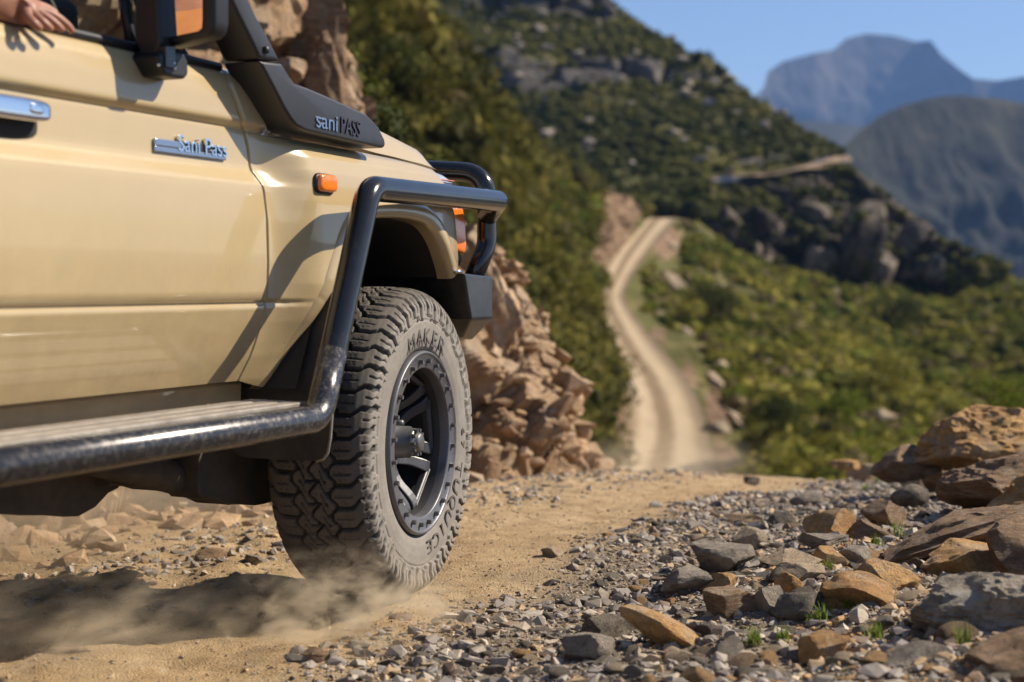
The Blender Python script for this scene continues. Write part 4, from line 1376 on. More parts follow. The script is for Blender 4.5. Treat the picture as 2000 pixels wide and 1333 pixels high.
def make_tyre(na=1050, pitches=44, hires=True):
    pr, wd = tyre_profile()
    # resample by arc length
    seg_ = np.r_[0, np.cumsum(np.linalg.norm(np.diff(pr, axis=0), axis=1))]
    nsec = 210 if hires else 40
    s = np.linspace(0, seg_[-1], nsec)
    r0 = np.interp(s, seg_, pr[:, 0]); y0 = np.interp(s, seg_, pr[:, 1])
    tgr = np.gradient(r0, s); tgy = np.gradient(y0, s)
    k_ = np.hypot(tgr, tgy); nr_, ny_ = tgy / k_, -tgr / k_     # outward normal in (r, y)
    th = np.linspace(0, 2 * np.pi, na, endpoint=False)
    S, T = np.meshgrid(s - seg_[-1] / 2, th, indexing='ij')
    a = T / (2 * np.pi) * pitches             # pitch units
    x = S                                     # metres from the centre line along the skin
    ax = np.abs(x)
    sg = np.sign(x)
    tri = lambda v: 2 * np.abs(2 * ((v) % 1.0) - 1) - 1
    def dist(v, period):                      # signed distance to nearest multiple
        return (v + period / 2) % period - period / 2
    PL = 2 * np.pi * TR / pitches             # pitch length in metres
    am = a * PL
    am = am + sg * 0.25 * PL
    gw = .0042
    # circumferential zigzag channels
    z1 = .050 + .0085 * np.clip(tri(a + .1 * sg) * 1.6, -1, 1)
    g_circ = np.abs(ax - z1) < gw * 1.15
    z0 = .0095 * np.clip(tri(a * 1.0 + .5) * 1.5, -1, 1)
    g_mid = np.abs(x - z0) < gw * .95
    # lateral channels of the two centre ribs: stepped
    lat = am + .016 * np.clip((ax - .025) / .006, -1, 1) * sg
    g_lat = (np.abs(dist(lat, PL)) < gw) & (ax < z1)
    g_lat2 = (np.abs(dist(lat + PL * .5, PL)) < gw * .6) & (ax > .018) & (ax < .036)
    # shoulder lugs wrapping down the sidewall
    sh = am + .35 * (ax - .06) * sg * 0 + .010 * np.clip((ax - .105) / .010, -1, 1) + .007 * np.clip((ax - .150) / .008, -1, 1)
    lug_end = .176 + .012 * (np.floor(dist(a * PL, 2 * PL) / PL + 10) % 2)
    gws = .0062 + .0035 * smooth(ax, .10, .16)
    g_sh = (np.abs(dist(sh + PL * .35, PL)) < gws) & (ax >= z1) & (ax < lug_end)
    g_sh2 = (np.abs(dist(sh + PL * .85, PL)) < .0018) & (ax >= z1 + .014) & (ax < .098)
    g_sh3 = (np.abs(dist(sh + PL * .85, PL)) < .0026) & (ax >= .118) & (ax < .168)
    lug = (ax < lug_end)
    groove = np.zeros_like(x)
    groove[g_circ | g_mid | g_lat | g_lat2] = 1
    groove[g_sh] = 1
    groove[g_sh2 | g_sh3] = .5
    depth = .0145 * (1 - .55 * smooth(ax, .135, .178))
    land = np.where(lug, depth, 0.0)
    h = land * (1 - groove)
    # small sipes
    sipe = (np.abs(dist(am + .004 * np.sin(ax * 900), PL / 3)) < .0007) & (ax < .085) & (groove == 0)
    h = h - sipe * .003
    # sidewall ring line and concentric ribs near the bead
    Rr = r0[:, None] + 0 * T
    h = h - .0012 * np.exp(-((Rr - .3315) / .0014) ** 2) * (ax > .12)
    h = h + .0010 * (np.abs(((Rr - .25) * 260) % 1 - .5) < .2) * (Rr < .266)
    h = h - land.max() * 0
    rr = r0[:, None] + nr_[:, None] * (h - .011 * (1 - smooth(ax, .12, .16))) 
    yy = y0[:, None] + ny_[:, None] * h
    V = np.stack([rr * np.cos(T), yy, rr * np.sin(T)], -1)
    me = mesh_np('tyre', V.reshape(-1, 3), grid_faces(nsec, na, True), M['rubber'], False)
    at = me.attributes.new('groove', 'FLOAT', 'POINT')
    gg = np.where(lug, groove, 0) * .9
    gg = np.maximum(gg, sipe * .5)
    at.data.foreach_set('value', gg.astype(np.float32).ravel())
    a2 = me.attributes.new('side', 'FLOAT', 'POINT')
    a2.data.foreach_set('value', (smooth(ax, .125, .15)).astype(np.float32).ravel())
    me.polygons.foreach_set('use_smooth', [True] * len(me.polygons))
    return me


def ring_text(txt, size, radius, ang_mid, ang_per, mat, depth=.0012, flip=False):
    """raised sidewall letters, each upright towards the rim or away from it"""
    Vs, Fs = [], []
    n = len(txt)
    base = 0
    for k, chh in enumerate(txt):
        if chh == ' ': continue
        me = text_mesh(chh, size, depth, mat)
        v = np.array([q.co[:] for q in me.vertices])
        v[:, 0] -= (v[:, 0].max() + v[:, 0].min()) / 2
        v[:, 1] -= size * .0
        sc = .78 * ang_per * radius / max(v[:, 0].max() - v[:, 0].min(), .3 * size)
        v[:, 0] *= min(sc, 1.4)
        off = (k - (n - 1) / 2) * ang_per
        if not flip:
            th = ang_mid - off
            r = radius + v[:, 1]
            t = th - v[:, 0] / radius
        else:
            th = ang_mid + off
            r = radius - v[:, 1]
            t = th + v[:, 0] / radius
        # wheel local: x forward, z up, outward is -y ; seen from the right side forward is to the right
        X = r * np.cos(t); Z = r * np.sin(t)
        Y = -v[:, 2] + .0003
        Vs.append(np.stack([X, Y, Z], 1))
        Fs += [tuple(int(i) + base for i in p.vertices) for p in me.polygons]
        base += len(v)
        bpy.data.meshes.remove(me)
    return mesh_py('sidewall_lettering', np.concatenate(Vs), Fs, mat)


M['letter'] = simple('raised_rubber_letters', (0.105, 0.09, 0.078), 0.6, bumps=0.2, bscale=200, var=.3, vscale=30)
TYRE = make_tyre()
TYRE_LO = make_tyre(260, 44, False)

RIMP = [(.2475, .028), (.2500, .010), (.2470, .001), (.2430, -.0015), (.2400, .0015), (.2365, .0045), (.2050, .0050), (.2025, .0065), (.2010, .010), (.1990, .030), (.1960, .075), (.1930, .12), (.195, .20), (.215, .24), (.235, .255)]


def make_rim():
    return lathe('rim', [(r, -y) for r, y in RIMP], M['rim'], 128)


RIM = make_rim()
BARREL = lathe('rim_barrel', [(.1985, -.032), (.1955, -.075), (.1925, -.12), (.1945, -.198)], M['rim_dark'], 96)


def make_spoke(k, n=6):
    """a forked spoke from the hub face out to the barrel, with an opening"""
    a0 = 2 * np.pi * k / n + .18
    def pt(r, da, y):
        return (r * math.cos(a0 + da), y, r * math.sin(a0 + da))
    # two legs as curved slabs
    V, Fc = [], []
    def slab(prof_):
        base = len(V)
        for r, c, hw_, y, th_ in prof_:
            V.extend([pt(r, c - hw_, y), pt(r, c + hw_, y), pt(r, c + hw_ * .92, y + th_), pt(r, c - hw_ * .92, y + th_)])
        m = len(prof_)
        for j in range(m - 1):
            for q_ in range(4):
                Fc.append((base + j * 4 + q_, base + j * 4 + (q_ + 1) % 4, base + (j + 1) * 4 + (q_ + 1) % 4, base + (j + 1) * 4 + q_))
        Fc.append((base, base + 3, base + 2, base + 1)); Fc.append((base + (m - 1) * 4, base + (m - 1) * 4 + 1, base + (m - 1) * 4 + 2, base + (m - 1) * 4 + 3))
    for s in (-1, 1):
        pr = []
        for t in np.linspace(0, 1, 12):
            r = .062 + t * (.1965 - .062)
            c = s * (.10 + .24 * smooth(t, .0, .55) + .04 * t)
            hw_ = .20 - .05 * smooth(t, 0, .6)
            if t < .15: c *= .9
            y = .112 - .060 * smooth(t, .25, 1.0) - .01 * math.sin(t * 3.1)
            pr.append((r, c, hw_ * (.075 / r) ** .45 if r > .075 else hw_, y, .020))
        slab(pr)
    # the bridge at the hub end and at the rim end
    slab([(.058, 0, .42, .114, .03), (.078, 0, .36, .110, .03), (.090, 0, .26, .108, .025)])
    slab([(.182, 0, .36, .054, .02), (.192, 0, .38, .050, .02), (.1975, 0, .40, .047, .02)])
    return mesh_py('spoke', V, Fc, M['spoke'], False)


SPOKES = [make_spoke(k) for k in range(6)]
BOLT = bpy.data.meshes.new('rim_bolt')
bm = bmesh.new()
bmesh.ops.create_cone(bm, cap_ends=True, segments=6, radius1=.0074, radius2=.0060, depth=.013, matrix=Matrix.Rotation(math.pi / 2, 4, 'X'))
bm.to_mesh(BOLT); bm.free(); BOLT.materials.append(M['bolt'])


def wheel_at(u, w, rz, hires, mirror=False):
    """w = outer face plane; mirrored for the left side"""
    wh = empty('wheel', L((u, w, TR + .001)), rz + (math.pi if mirror else 0), CAR)
    t = link('tyre', TYRE if hires else TYRE_LO, wh)
    r = link('rim', RIM, wh)
    link('rim_barrel', BARREL, wh)
    for me in SPOKES: 
        o = link('spoke', me, wh); bevel(o, .004, 2)
    if hires:
        for k in range(24):
            a = 2 * math.pi * (k + .5) / 24
            b = link('rim_bolt', BOLT, wh)
            b.location = (.2215 * math.cos(a), -.0008, .2215 * math.sin(a))
            b.rotation_euler = (0, -a, 0)
        # hub: barrel, flange with bolts and end cap
        H = [(.0, .010), (.020, .010), (.0245, .013), (.026, .020), (.030, .024), (.036, .026), (.0385, .032), (.038, .040), (.043, .046), (.044, .110), (.062, .112), (.064, .125)]
        link('hub', lathe('hub', [(rr, -yy) for rr, yy in H], M['bolt'], 48), wh)
        for k in range(10):
            a = 2 * math.pi * k / 10
            b = link('hub_bolt', BOLT, wh); b.location = (.0335 * math.cos(a), .022, .0335 * math.sin(a)); b.scale = (.8, .9, .8)
        for k in range(5):
            a = 2 * math.pi * k / 5 + 1.9
            n_ = link('wheel_nut', tube_mesh('wheel_nut', [(.075 * math.cos(a), .125, .075 * math.sin(a)), (.075 * math.cos(a), .088, .075 * math.sin(a))], .0095, M['bolt'], 6), wh)
        link('brake_disc', lathe('brake_disc', [(.06, -.150), (.158, -.150), (.158, -.172), (.06, -.172)], M['under'], 64), wh)
        link('sidewall_lettering', ring_text('MAKER', .060, .286, math.radians(86), math.radians(11.5), M['letter']), wh)
        link('sidewall_lettering', ring_text('TUQUICE', .056, .288, math.radians(-52), math.radians(10.5), M['letter'], flip=False), wh)
        link('sidewall_lettering', ring_text('67', .034, .302, math.radians(-3), math.radians(7), M['letter']), wh)
    return wh


STEER = math.radians(5.3)
wheel_at(.03, .004, STEER, True)
wheel_at(-.06, -1.90, STEER, False, True)
wheel_at(-2.98, -.02, 0, False)
wheel_at(-2.98, -1.79, 0, False, True)


# ------------------------------------------------------------------ person at the wheel: forearm and hand on the window sill
def skinned(name, joints, edges, radii, mat, sub=2):
    me = bpy.data.meshes.new(name)
    me.from_pydata([tuple(j) for j in joints], edges, [])
    o = link(name, me)
    sk = o.modifiers.new('skin', 'SKIN')
    sk.use_smooth_shade = True
    for k, r in enumerate(radii):
        rr = r if hasattr(r, '__len__') else (r, r)
        me.skin_vertices[0].data[k].radius = rr
    me.skin_vertices[0].data[0].use_root = True
    ss = o.modifiers.new('sub', 'SUBSURF'); ss.levels = sub; ss.render_levels = sub
    me.materials.append(mat)
    return o


def LW(p):
    """car local (u, w, z) to world"""
    return tuple(ORG + p[0] * FW + p[1] * RG + np.array([0, 0, p[2]]))


def hp(a, b, w):
    return Bw(a, b, w)


J, E_, Rd = [], [], []


def add(p, par, r):
    J.append(LW(p)); Rd.append(r)
    if par is not None: E_.append((par, len(J) - 1))
    return len(J) - 1


pel = add((-1.72, -.55, 1.08), None, .13)
chest = add((-1.80, -.55, 1.30), pel, .15)
upc = add((-1.82, -.55, 1.48), chest, .14)
neck = add((-1.81, -.55, 1.60), upc, .055)
head = add((-1.79, -.55, 1.70), neck, .085)
crown = add((-1.79, -.55, 1.80), head, .075)
shR = add((-1.80, -.37, 1.52), upc, .065)
elb = add((-1.78, -.16, 1.37), shR, .046)
fa = add((-1.60, -.125, 1.392), elb, .042)
wr = add(hp(5, 10, -.125), fa, (.030, .036))
kn = add(hp(52, 22, -.118), wr, (.026, .040))
shL = add((-1.80, -.73, 1.52), upc, .065)
elL = add((-1.60, -.80, 1.32), shL, .044)
haL = add((-1.36, -.70, 1.36), elL, .034)
th1 = add((-1.50, -.52, 1.06), pel, .085)
kn1 = add((-1.22, -.50, 1.02), th1, .06)
th2 = add((-1.50, -.66, 1.06), pel, .085)
kn2 = add((-1.22, -.68, 1.02), th2, .06)
# four fingers and the thumb, each its own bent chain from the palm
fing = [[(80, 18, -.100), (112, 34, -.086), (134, 52, -.080), (143, 65, -.078)],
        [(74, 24, -.092), (100, 40, -.076), (116, 54, -.070), (124, 62, -.070)],
        [(64, 28, -.088), (84, 44, -.068), (96, 54, -.064), (102, 60, -.066)],
        [(52, 32, -.086), (66, 46, -.068), (76, 54, -.066), (80, 58, -.068)],
        [(62, 8, -.145), (92, 18, -.140), (112, 30, -.135)]]
for ch in fing:
    par = kn
    for j, (a, b, w) in enumerate(ch):
        par = add(hp(a, b, w), par, [.0105, .0090, .0080, .0068][j] * (1.15 if len(ch) == 3 else 1))
person = skinned('person', J, E_, Rd, M['skin'])
set_props(person, 'driver resting a bare hand and forearm on the open window sill', 'person')
shirt = skinned('shirt', [J[pel], J[chest], J[upc], J[shR], tuple(np.array(J[shR]) * .45 + np.array(J[elb]) * .55), J[shL], tuple(np.array(J[shL]) * .45 + np.array(J[elL]) * .55)], [(0, 1), (1, 2), (2, 3), (3, 4), (2, 5), (5, 6)], [.145, .165, .155, .08, .066, .08, .066], M['shirt'])
shirt.parent = person
hair = link('hair', ell_block('hair', (0, 0, 0), (.105, .09, .085), M['hair'], 2.0, 3), person)
hair.location = LW((-1.81, -.55, 1.80))


# ------------------------------------------------------------------ stones
def ground_hit(px, py):
    r = ray(px, py)
    d = np.linspace(2.0, 14, 2400)
    Q = C0[None] + d[:, None] * r[None]
    z = gz(Q[:, 0], Q[:, 1])
    hit = Q[:, 2] < z
    if not hit.any(): return 99.0, Q[-1]
    k = np.argmax(hit)
    return d[k], Q[k]


ROCKN = [0]


def place_rock(px0, px1, py0, py1, mat, label, d=None, cat='rock', cuts=12, sub=4, depth_r=0.9, rough=.05, rot=0.0, tilt=0.0, seed=None, strata=0.0, sink=.12, pts=None, name='rock', group=None):
    """a rock whose picture spans px0..px1, py0..py1 with its foot at py1"""
    cx = (px0 + px1) / 2
    if d is None:
        d, q = ground_hit(cx, min(py1, 1330))
        if py1 > 1330: d = 2550 / (py1 - 555)
    wd = (px1 - px0) / FPX * d
    ht = (py1 - py0) / FPX * d
    dh, qh = ground_hit(cx, py1)
    if py1 <= 1340: d = min(d, dh + .25)
    ctr = C0 + ray(cx, (py0 + py1) / 2) * (d + wd * depth_r * .35)
    sd = seed if seed is not None else (int(px0 * 7 + py0 * 13) % 9973)
    V, Fc = rock_verts(sub, sd, (1, 1, 1), cuts, rough, 2.2, strata)
    if rot:
        c, s = math.cos(rot), math.sin(rot)
        V = V @ np.array([[c, -s, 0], [s, c, 0], [0, 0, 1]]).T
    if tilt:
        c, s = math.cos(tilt), math.sin(tilt)
        V[:, 2] *= (py1 - py0) / max(px1 - px0, 1) * (1 if abs(tilt) < .01 else .62)
        V[:, 1] *= depth_r
        V = V @ np.array([[c, 0, s], [0, 1, 0], [-s, 0, c]]).T
    lo, hi = V.min(0), V.max(0)
    V = (V - (lo + hi) / 2) / (hi - lo)
    V = V * np.array([wd, wd * depth_r, ht * (1 + sink)])
    V[:, 2] -= ht * sink * .5
    base = V.min(0)[2]
    V[:, 2] -= base
    me = crisp(mesh_np(name, V, Fc, M[mat], True))
    o = link(name, me)
    o.location = tuple(ctr + np.array([0, 0, base]))
    set_props(o, label, cat, group)
    ROCKN.append((cx, (py0 + py1) / 2, label))
    return o


big = dict(sub=6, cuts=16)
place_rock(1770, 2075, 788, 925, 'rock_ochre', 'big ochre boulder standing highest on the stone pile at the roadside', d=6.1, rough=.075, rot=.3, seed=11, **big)
place_rock(1700, 1830, 868, 935, 'rock_brown', 'low brown rock half hidden under the big ochre boulder', d=6.3, rough=.06)
place_rock(1833, 2130, 872, 1012, 'rock_brown', 'dark brown boulder leaning in front of the big ochre boulder', d=5.2, rough=.06, seed=23, **big)
place_rock(1925, 2150, 925, 1010, 'rock_ochre', 'rough rusty rock wedged between the dark boulder and the long slab', d=4.8, rough=.10)
place_rock(1690, 2110, 972, 1125, 'rock_brown', 'long layered brown slab sloping down to the gravel', d=4.45, rough=.05, seed=31, tilt=-.30, strata=.16, depth_r=.7, sub=5, cuts=10)
place_rock(1790, 1985, 1060, 1135, 'rock_ochre', 'rusty rock tucked under the long layered slab', d=4.15, rough=.07)
place_rock(1925, 2120, 1010, 1150, 'rock_brown', 'brown rock at the edge leaning on the long layered slab', d=4.0, rough=.06)
place_rock(1745, 2170, 1100, 1275, 'rock_lichen', 'large pale lichen covered boulder in the near corner', d=3.35, rough=.08, seed=47, depth_r=.8, **big)
place_rock(1680, 1860, 1256, 1370, 'rock_grey', 'smooth grey rock at the bottom below the lichen covered boulder', d=3.0, rough=.03)
place_rock(1890, 2130, 1215, 1400, 'rock_brown', 'blurred brown rock in the bottom corner in front of the lichen boulder', d=2.9, rough=.05)
place_rock(1206, 1392, 1180, 1268, 'rock_ochre', 'flat pointed orange slab lying tilted in the grey gravel', rough=.02, tilt=.42, seed=5, cuts=9, depth_r=.5)
place_rock(1284, 1448, 1262, 1350, 'rock_tan', 'rounded cream coloured rock at the very bottom of the gravel', d=3.35, rough=.05)
place_rock(1348, 1478, 1060, 1122, 'rock_grey', 'wide flat grey stone in the middle of the gravel', rough=.05, seed=8)
place_rock(1645, 1798, 1092, 1160, 'rock_ochre', 'ridged ochre stone left of the lichen covered boulder', rough=.05, seed=61)
place_rock(1606, 1750, 1124, 1192, 'rock_ochre', 'split ochre stone in front of the ridged ochre stone', rough=.05, seed=62)
place_rock(1570, 1680, 992, 1046, 'rock_ochre', 'wedge shaped rusty stone with one bright side', rough=.03, seed=70, cuts=8)
place_rock(1678, 1775, 974, 1032, 'rock_brown', 'dark humped stone left of the long layered slab', rough=.04, seed=71)
place_rock(1652, 1748, 1018, 1058, 'rock_brown', 'flat topped brown stone in front of the dark humped stone', rough=.03, seed=72)
place_rock(1428, 1500, 1030, 1072, 'rock_tan', 'tent shaped brown stone standing among grey gravel', rough=.02, seed=75, cuts=7)
place_rock(1560, 1668, 1040, 1074, 'rock_grey', 'thin layered grey plate lying below the rusty wedge', rough=.03, seed=77, strata=.1)
place_rock(1480, 1604, 1072, 1112, 'rock_tan', 'pinkish flat stone right of the wide grey stone', rough=.04, seed=80)
place_rock(1588, 1658, 1066, 1112, 'rock_ochre', 'cracked yellow plate leaning on the pinkish flat stone', rough=.02, seed=81, cuts=7)
place_rock(1638, 1706, 1066, 1100, 'rock_grey', 'greenish grey plate beside the cracked yellow plate', rough=.03, seed=82)
place_rock(1498, 1614, 1098, 1142, 'rock_tan', 'long smooth tan stone below the pinkish flat stone', rough=.03, seed=85)
place_rock(1500, 1625, 1155, 1212, 'rock_dark', 'dark roof shaped stone in front of the ochre stones', rough=.04, seed=90)
place_rock(1512, 1572, 1118, 1164, 'rock_ochre', 'small bright orange stone behind the dark roof shaped stone', rough=.03, seed=91, cuts=7)
place_rock(1372, 1482, 1146, 1208, 'rock_brown', 'hunched brown stone right of the flat orange slab', rough=.05, seed=95)
place_rock(1466, 1534, 1143, 1204, 'rock_grey', 'light grey striped stone between the hunched brown and the dark stone', rough=.04, seed=97)
place_rock(1288, 1404, 1110, 1160, 'rock_grey', 'humped grey stone left of the hunched brown stone', rough=.05, seed=99)
place_rock(1366, 1440, 1118, 1158, 'rock_ochre', 'ochre streaked stone behind the hunched brown stone', rough=.05, seed=98)
place_rock(1096, 1202, 1232, 1296, 'rock_grey', 'smooth rounded grey stone near the bottom left of the gravel', rough=.03, seed=101)
place_rock(1130, 1254, 1198, 1250, 'rock_dark', 'dark flat stone touching the flat orange slab', rough=.04, seed=103)
place_rock(1190, 1300, 1286, 1350, 'rock_grey', 'brownish grey stone cut off at the bottom beside the cream rock', d=3.3, rough=.04, seed=105)
place_rock(1558, 1660, 1238, 1296, 'rock_ochre', 'blurred pale orange stone low in the grassy patch', rough=.04, seed=107)
place_rock(1654, 1736, 904, 940, 'rock_tan', 'whitish plate on the far crest of the gravel', rough=.03, seed=110)
place_rock(1752, 1808, 912, 960, 'rock_tan', 'tilted grey tan plate in front of the big ochre boulder', rough=.03, seed=111, cuts=7)
place_rock(1738, 1812, 944, 990, 'rock_dark', 'dark triangular stone with a pale edge under the tilted plate', rough=.03, seed=113, cuts=7)
place_rock(1800, 1850, 900, 966, 'rock_brown', 'brown lump between the tilted plate and the dark boulder', rough=.06, seed=114)
place_rock(1622, 1682, 898, 916, 'rock_ochre', 'small ochre stone at the road edge beyond the crest', d=7.6, rough=.05, seed=115)
place_rock(1500, 1560, 1000, 1030, 'rock_dark', 'dark smooth stone behind the rusty wedge', rough=.04, seed=117)
place_rock(1540, 1610, 960, 990, 'rock_grey', 'grey hump on the crest behind the rusty wedge', rough=.05, seed=118)
place_rock(1452, 1484, 930, 948, 'rock_dark', 'small black stone on the gravel skyline', rough=.04, seed=119)
place_rock(1406, 1490, 1002, 1022, 'rock_brown', 'flat brown stone on the far gravel slope', rough=.03, seed=121)
place_rock(578, 642, 1264, 1298, 'rock_brown', 'lone brown stone on the dirt at the bottom', rough=.03, seed=123)
place_rock(1056, 1102, 1066, 1090, 'rock_tan', 'small pointed stone on the dirt right of the tyre', rough=.03, seed=125)
place_rock(380, 444, 1072, 1096, 'rock_brown', 'reddish brick shaped stone lying behind the wheel', rough=.02, seed=127, cuts=6)
place_rock(478, 512, 1082, 1104, 'rock_grey', 'pointed grey stone beside the brick shaped stone', rough=.03, seed=128)

# countable mid-sized stones of the gravel windrow (the largest to be seen), then the mass
def hull_set(n, npt, seed):
    out = []
    for k in range(n):
        r = np.random.default_rng(seed + k)
        bm = bmesh.new()
        for _ in range(npt):
            v = r.normal(size=3); v /= np.linalg.norm(v); v *= r.uniform(.75, 1.0)
            bm.verts.new(v * np.array([1, r.uniform(.6, .95), r.uniform(.35, .7)]))
        bmesh.ops.convex_hull(bm, input=bm.verts)
        bmesh.ops.delete(bm, geom=[v for v in bm.verts if not v.link_faces], context='VERTS')
        bmesh.ops.triangulate(bm, faces=bm.faces)
        bm.verts.index_update()
        out.append((np.array([v.co[:] for v in bm.verts]), np.array([[v.index for v in f.verts] for f in bm.faces])))
        bm.free()
    return out


SMALL = hull_set(10, 8, 7000)
HULLS = []
for k in range(14):
    r = np.random.default_rng(500 + k)
    bm = bmesh.new()
    for _ in range(15):
        v = r.normal(size=3); v /= np.linalg.norm(v); v *= r.uniform(.75, 1.0)
        bm.verts.new(v * np.array([1, r.uniform(.6, .95), r.uniform(.35, .7)]))
    bmesh.ops.convex_hull(bm, input=bm.verts)
    bmesh.ops.delete(bm, geom=[v for v in bm.verts if not v.link_faces], context='VERTS')
    bmesh.ops.triangulate(bm, faces=bm.faces)
    bm.verts.index_update()
    HULLS.append((np.array([v.co[:] for v in bm.verts]), np.array([[v.index for v in f.verts] for f in bm.faces])))
    bm.free()
STM = []
mk = ['rock_grey', 'rock_dark', 'rock_grey', 'rock_tan', 'rock_ochre', 'rock_brown', 'rock_grey', 'rock_dark']
adj = ['grey', 'dark', 'grey', 'tan', 'ochre', 'brown', 'grey', 'dark']
for k in range(24):
    V, Fc = rock_verts(3, 900 + k, (1, RNG.uniform(.6, .95), RNG.uniform(.32, .6)), 11, .035, 2.5)
    STM.append((crisp(mesh_np('stone', V, Fc, M[mk[k % 8]], True)), adj[k % 8]))


def windrow_density(u, w):
    e = 0.13 + 0.09 * np.sin(u * 1.7 + 1) + 0.06 * np.sin(u * 4.1)
    return smooth(w, e - .16, e + .24)


loose = []
cnt = 0
tries = 0
placed = []
while cnt < 245 and tries < 9000:
    tries += 1
    px = random.uniform(700, 1990); py = random.uniform(905, 1333)
    d, q = ground_hit(px, py)
    if d < 2.2 or d > 8: continue
    u, w = uw(q[0], q[1])
    if random.random() > windrow_density(u, w) ** 2 * (1.0 if w < 1.8 else .5): continue
    s = random.uniform(.020, .042) * (1 + .5 * random.random() ** 3) * (0.7 + 0.35 * smooth(w, .2, 1.0))
    if any((q[0] - a) ** 2 + (q[1] - b) ** 2 < (.75 * (s + c)) ** 2 for a, b, c in placed): continue
    placed.append((q[0], q[1], s))
    me, ad = STM[random.randrange(24)]
    o = link('stone', me)
    o.location = (q[0], q[1], float(gz(q[0], q[1])) + s * .02)
    o.scale = (s, s, s * random.uniform(.8, 1.2))
    o.rotation_euler = (random.uniform(-.3, .3), random.uniform(-.3, .3), random.uniform(0, 6.28))
    loose.append((o, px, py, ad))
    cnt += 1


# each loose stone is told by its colour and by where it lies from the named rock nearest to it
named = [r for r in ROCKN if not isinstance(r, int)]
DIRS = ('left of', 'right of', 'in front of', 'behind')
book = {}
for o, px, py, ad in loose:
    k = min(range(len(named)), key=lambda i: (named[i][0] - px) ** 2 + (2.2 * (named[i][1] - py)) ** 2)
    dx, dy = px - named[k][0], 2.2 * (py - named[k][1])
    dr = (0 if dx < 0 else 1) if abs(dx) > abs(dy) else (2 if dy > 0 else 3)
    book.setdefault((ad, k, dr), []).append((dx * dx + dy * dy, o))
ORD = ['nearest', 'second nearest', 'third nearest', 'fourth nearest', 'fifth nearest', 'sixth nearest', 'seventh nearest', 'eighth nearest', 'ninth nearest', 'tenth nearest', 'eleventh nearest', 'twelfth nearest']
for (ad, k, dr), lst in book.items():
    lst.sort(key=lambda q: q[0])
    short = ' '.join(named[k][2].split()[:5])
    while short.split()[-1] in ('in', 'the', 'at', 'of', 'with', 'a', 'on', 'and', 'left', 'under', 'below', 'beside', 'behind', 'between', 'low', 'near', 'highest', 'half', 'standing', 'lying', 'leaning', 'one', 'cut', 'sloping', 'wedged', 'from', 'to', 'right', 'tucked', 'touching', 'among', 'hidden'):
        short = ' '.join(short.split()[:-1])
    for n_, (_, o) in enumerate(lst):
        pre = '' if len(lst) == 1 else ORD[min(n_, 11)] + ' '
        set_props(o, '%ssmall %s stone %s the %s' % (pre, ad, DIRS[dr], short), 'stone', 'loose stones in the roadside gravel')


def scatter_points(n, ur, wr, dens, seed):
    r = np.random.default_rng(seed)
    u = r.uniform(*ur, n); w = r.uniform(*wr, n)
    keep = r.uniform(size=n) < dens(u, w)
    return u[keep], w[keep]


def pebble_mass(name, n, ur, wr, dens, smin, smax, power, mat, seed, lift=.10, protos=None):
    u, w = scatter_points(n, ur, wr, dens, seed)
    x, y = xy(u, w)
    r = np.random.default_rng(seed + 1)
    s = smin + (smax - smin) * r.uniform(size=len(u)) ** power
    pos = np.stack([x, y, gz(x, y) + s * lift], 1)
    scl = np.stack([s * r.uniform(.8, 1.25, len(s)), s * r.uniform(.7, 1.1, len(s)), s * r.uniform(.7, 1.2, len(s))], 1)
    me = scatter_mesh(name, protos or HULLS, pos, scl, r.uniform(0, 6.28, len(s)), mat)
    return set_props(link(name, me), kind='stuff')


pebble_mass('windrow_gravel', 19000, (-1.7, 7.6), (-.1, 2.6), lambda u, w: windrow_density(u, w) * .95, .013, .036, 2.0, M['gravel'], 41)
pebble_mass('windrow_pebbles', 60000, (-1.7, 6.5), (-.1, 2.4), lambda u, w: windrow_density(u, w) * .95, .006, .014, 1.5, M['gravel'], 42, protos=SMALL)
pebble_mass('fine_gravel', 38000, (-1.3, 3.4), (-.15, 1.7), lambda u, w: np.clip(windrow_density(u, w) + .10, 0, 1), .0025, .0075, 1.5, M['gravel'], 43, protos=SMALL)
pebble_mass('road_grit', 26000, (-1.3, 6.5), (-2.4, .6), lambda u, w: .50 + .45 * (np.abs(w + .14) > .25), .002, .0115, 3.0, M['grit'], 47, protos=SMALL)
pebble_mass('ochre_rubble', 9000, (-1.9, 1.6), (.75, 2.2), lambda u, w: smooth(w + .25 * u, .8, 1.1) * (1 - smooth(w, 1.8, 2.2)), .004, .024, 2.4, M['ochre_gravel'], 61)
pebble_mass('middle_gravel', 11000, (-1.0, 7.0), (-1.85, -.40), lambda u, w: np.exp(-((w + 1.05) / .38) ** 2), .004, .027, 2.6, M['gravel'], 53)
pebble_mass('bank_foot_rubble', 6500, (-1.5, 9.0), (-3.3, -1.0), lambda u, w: smooth(-w - .12 * u * 0, 1.15, 2.0), .008, .10, 3.0, M['bank_stone'], 57)

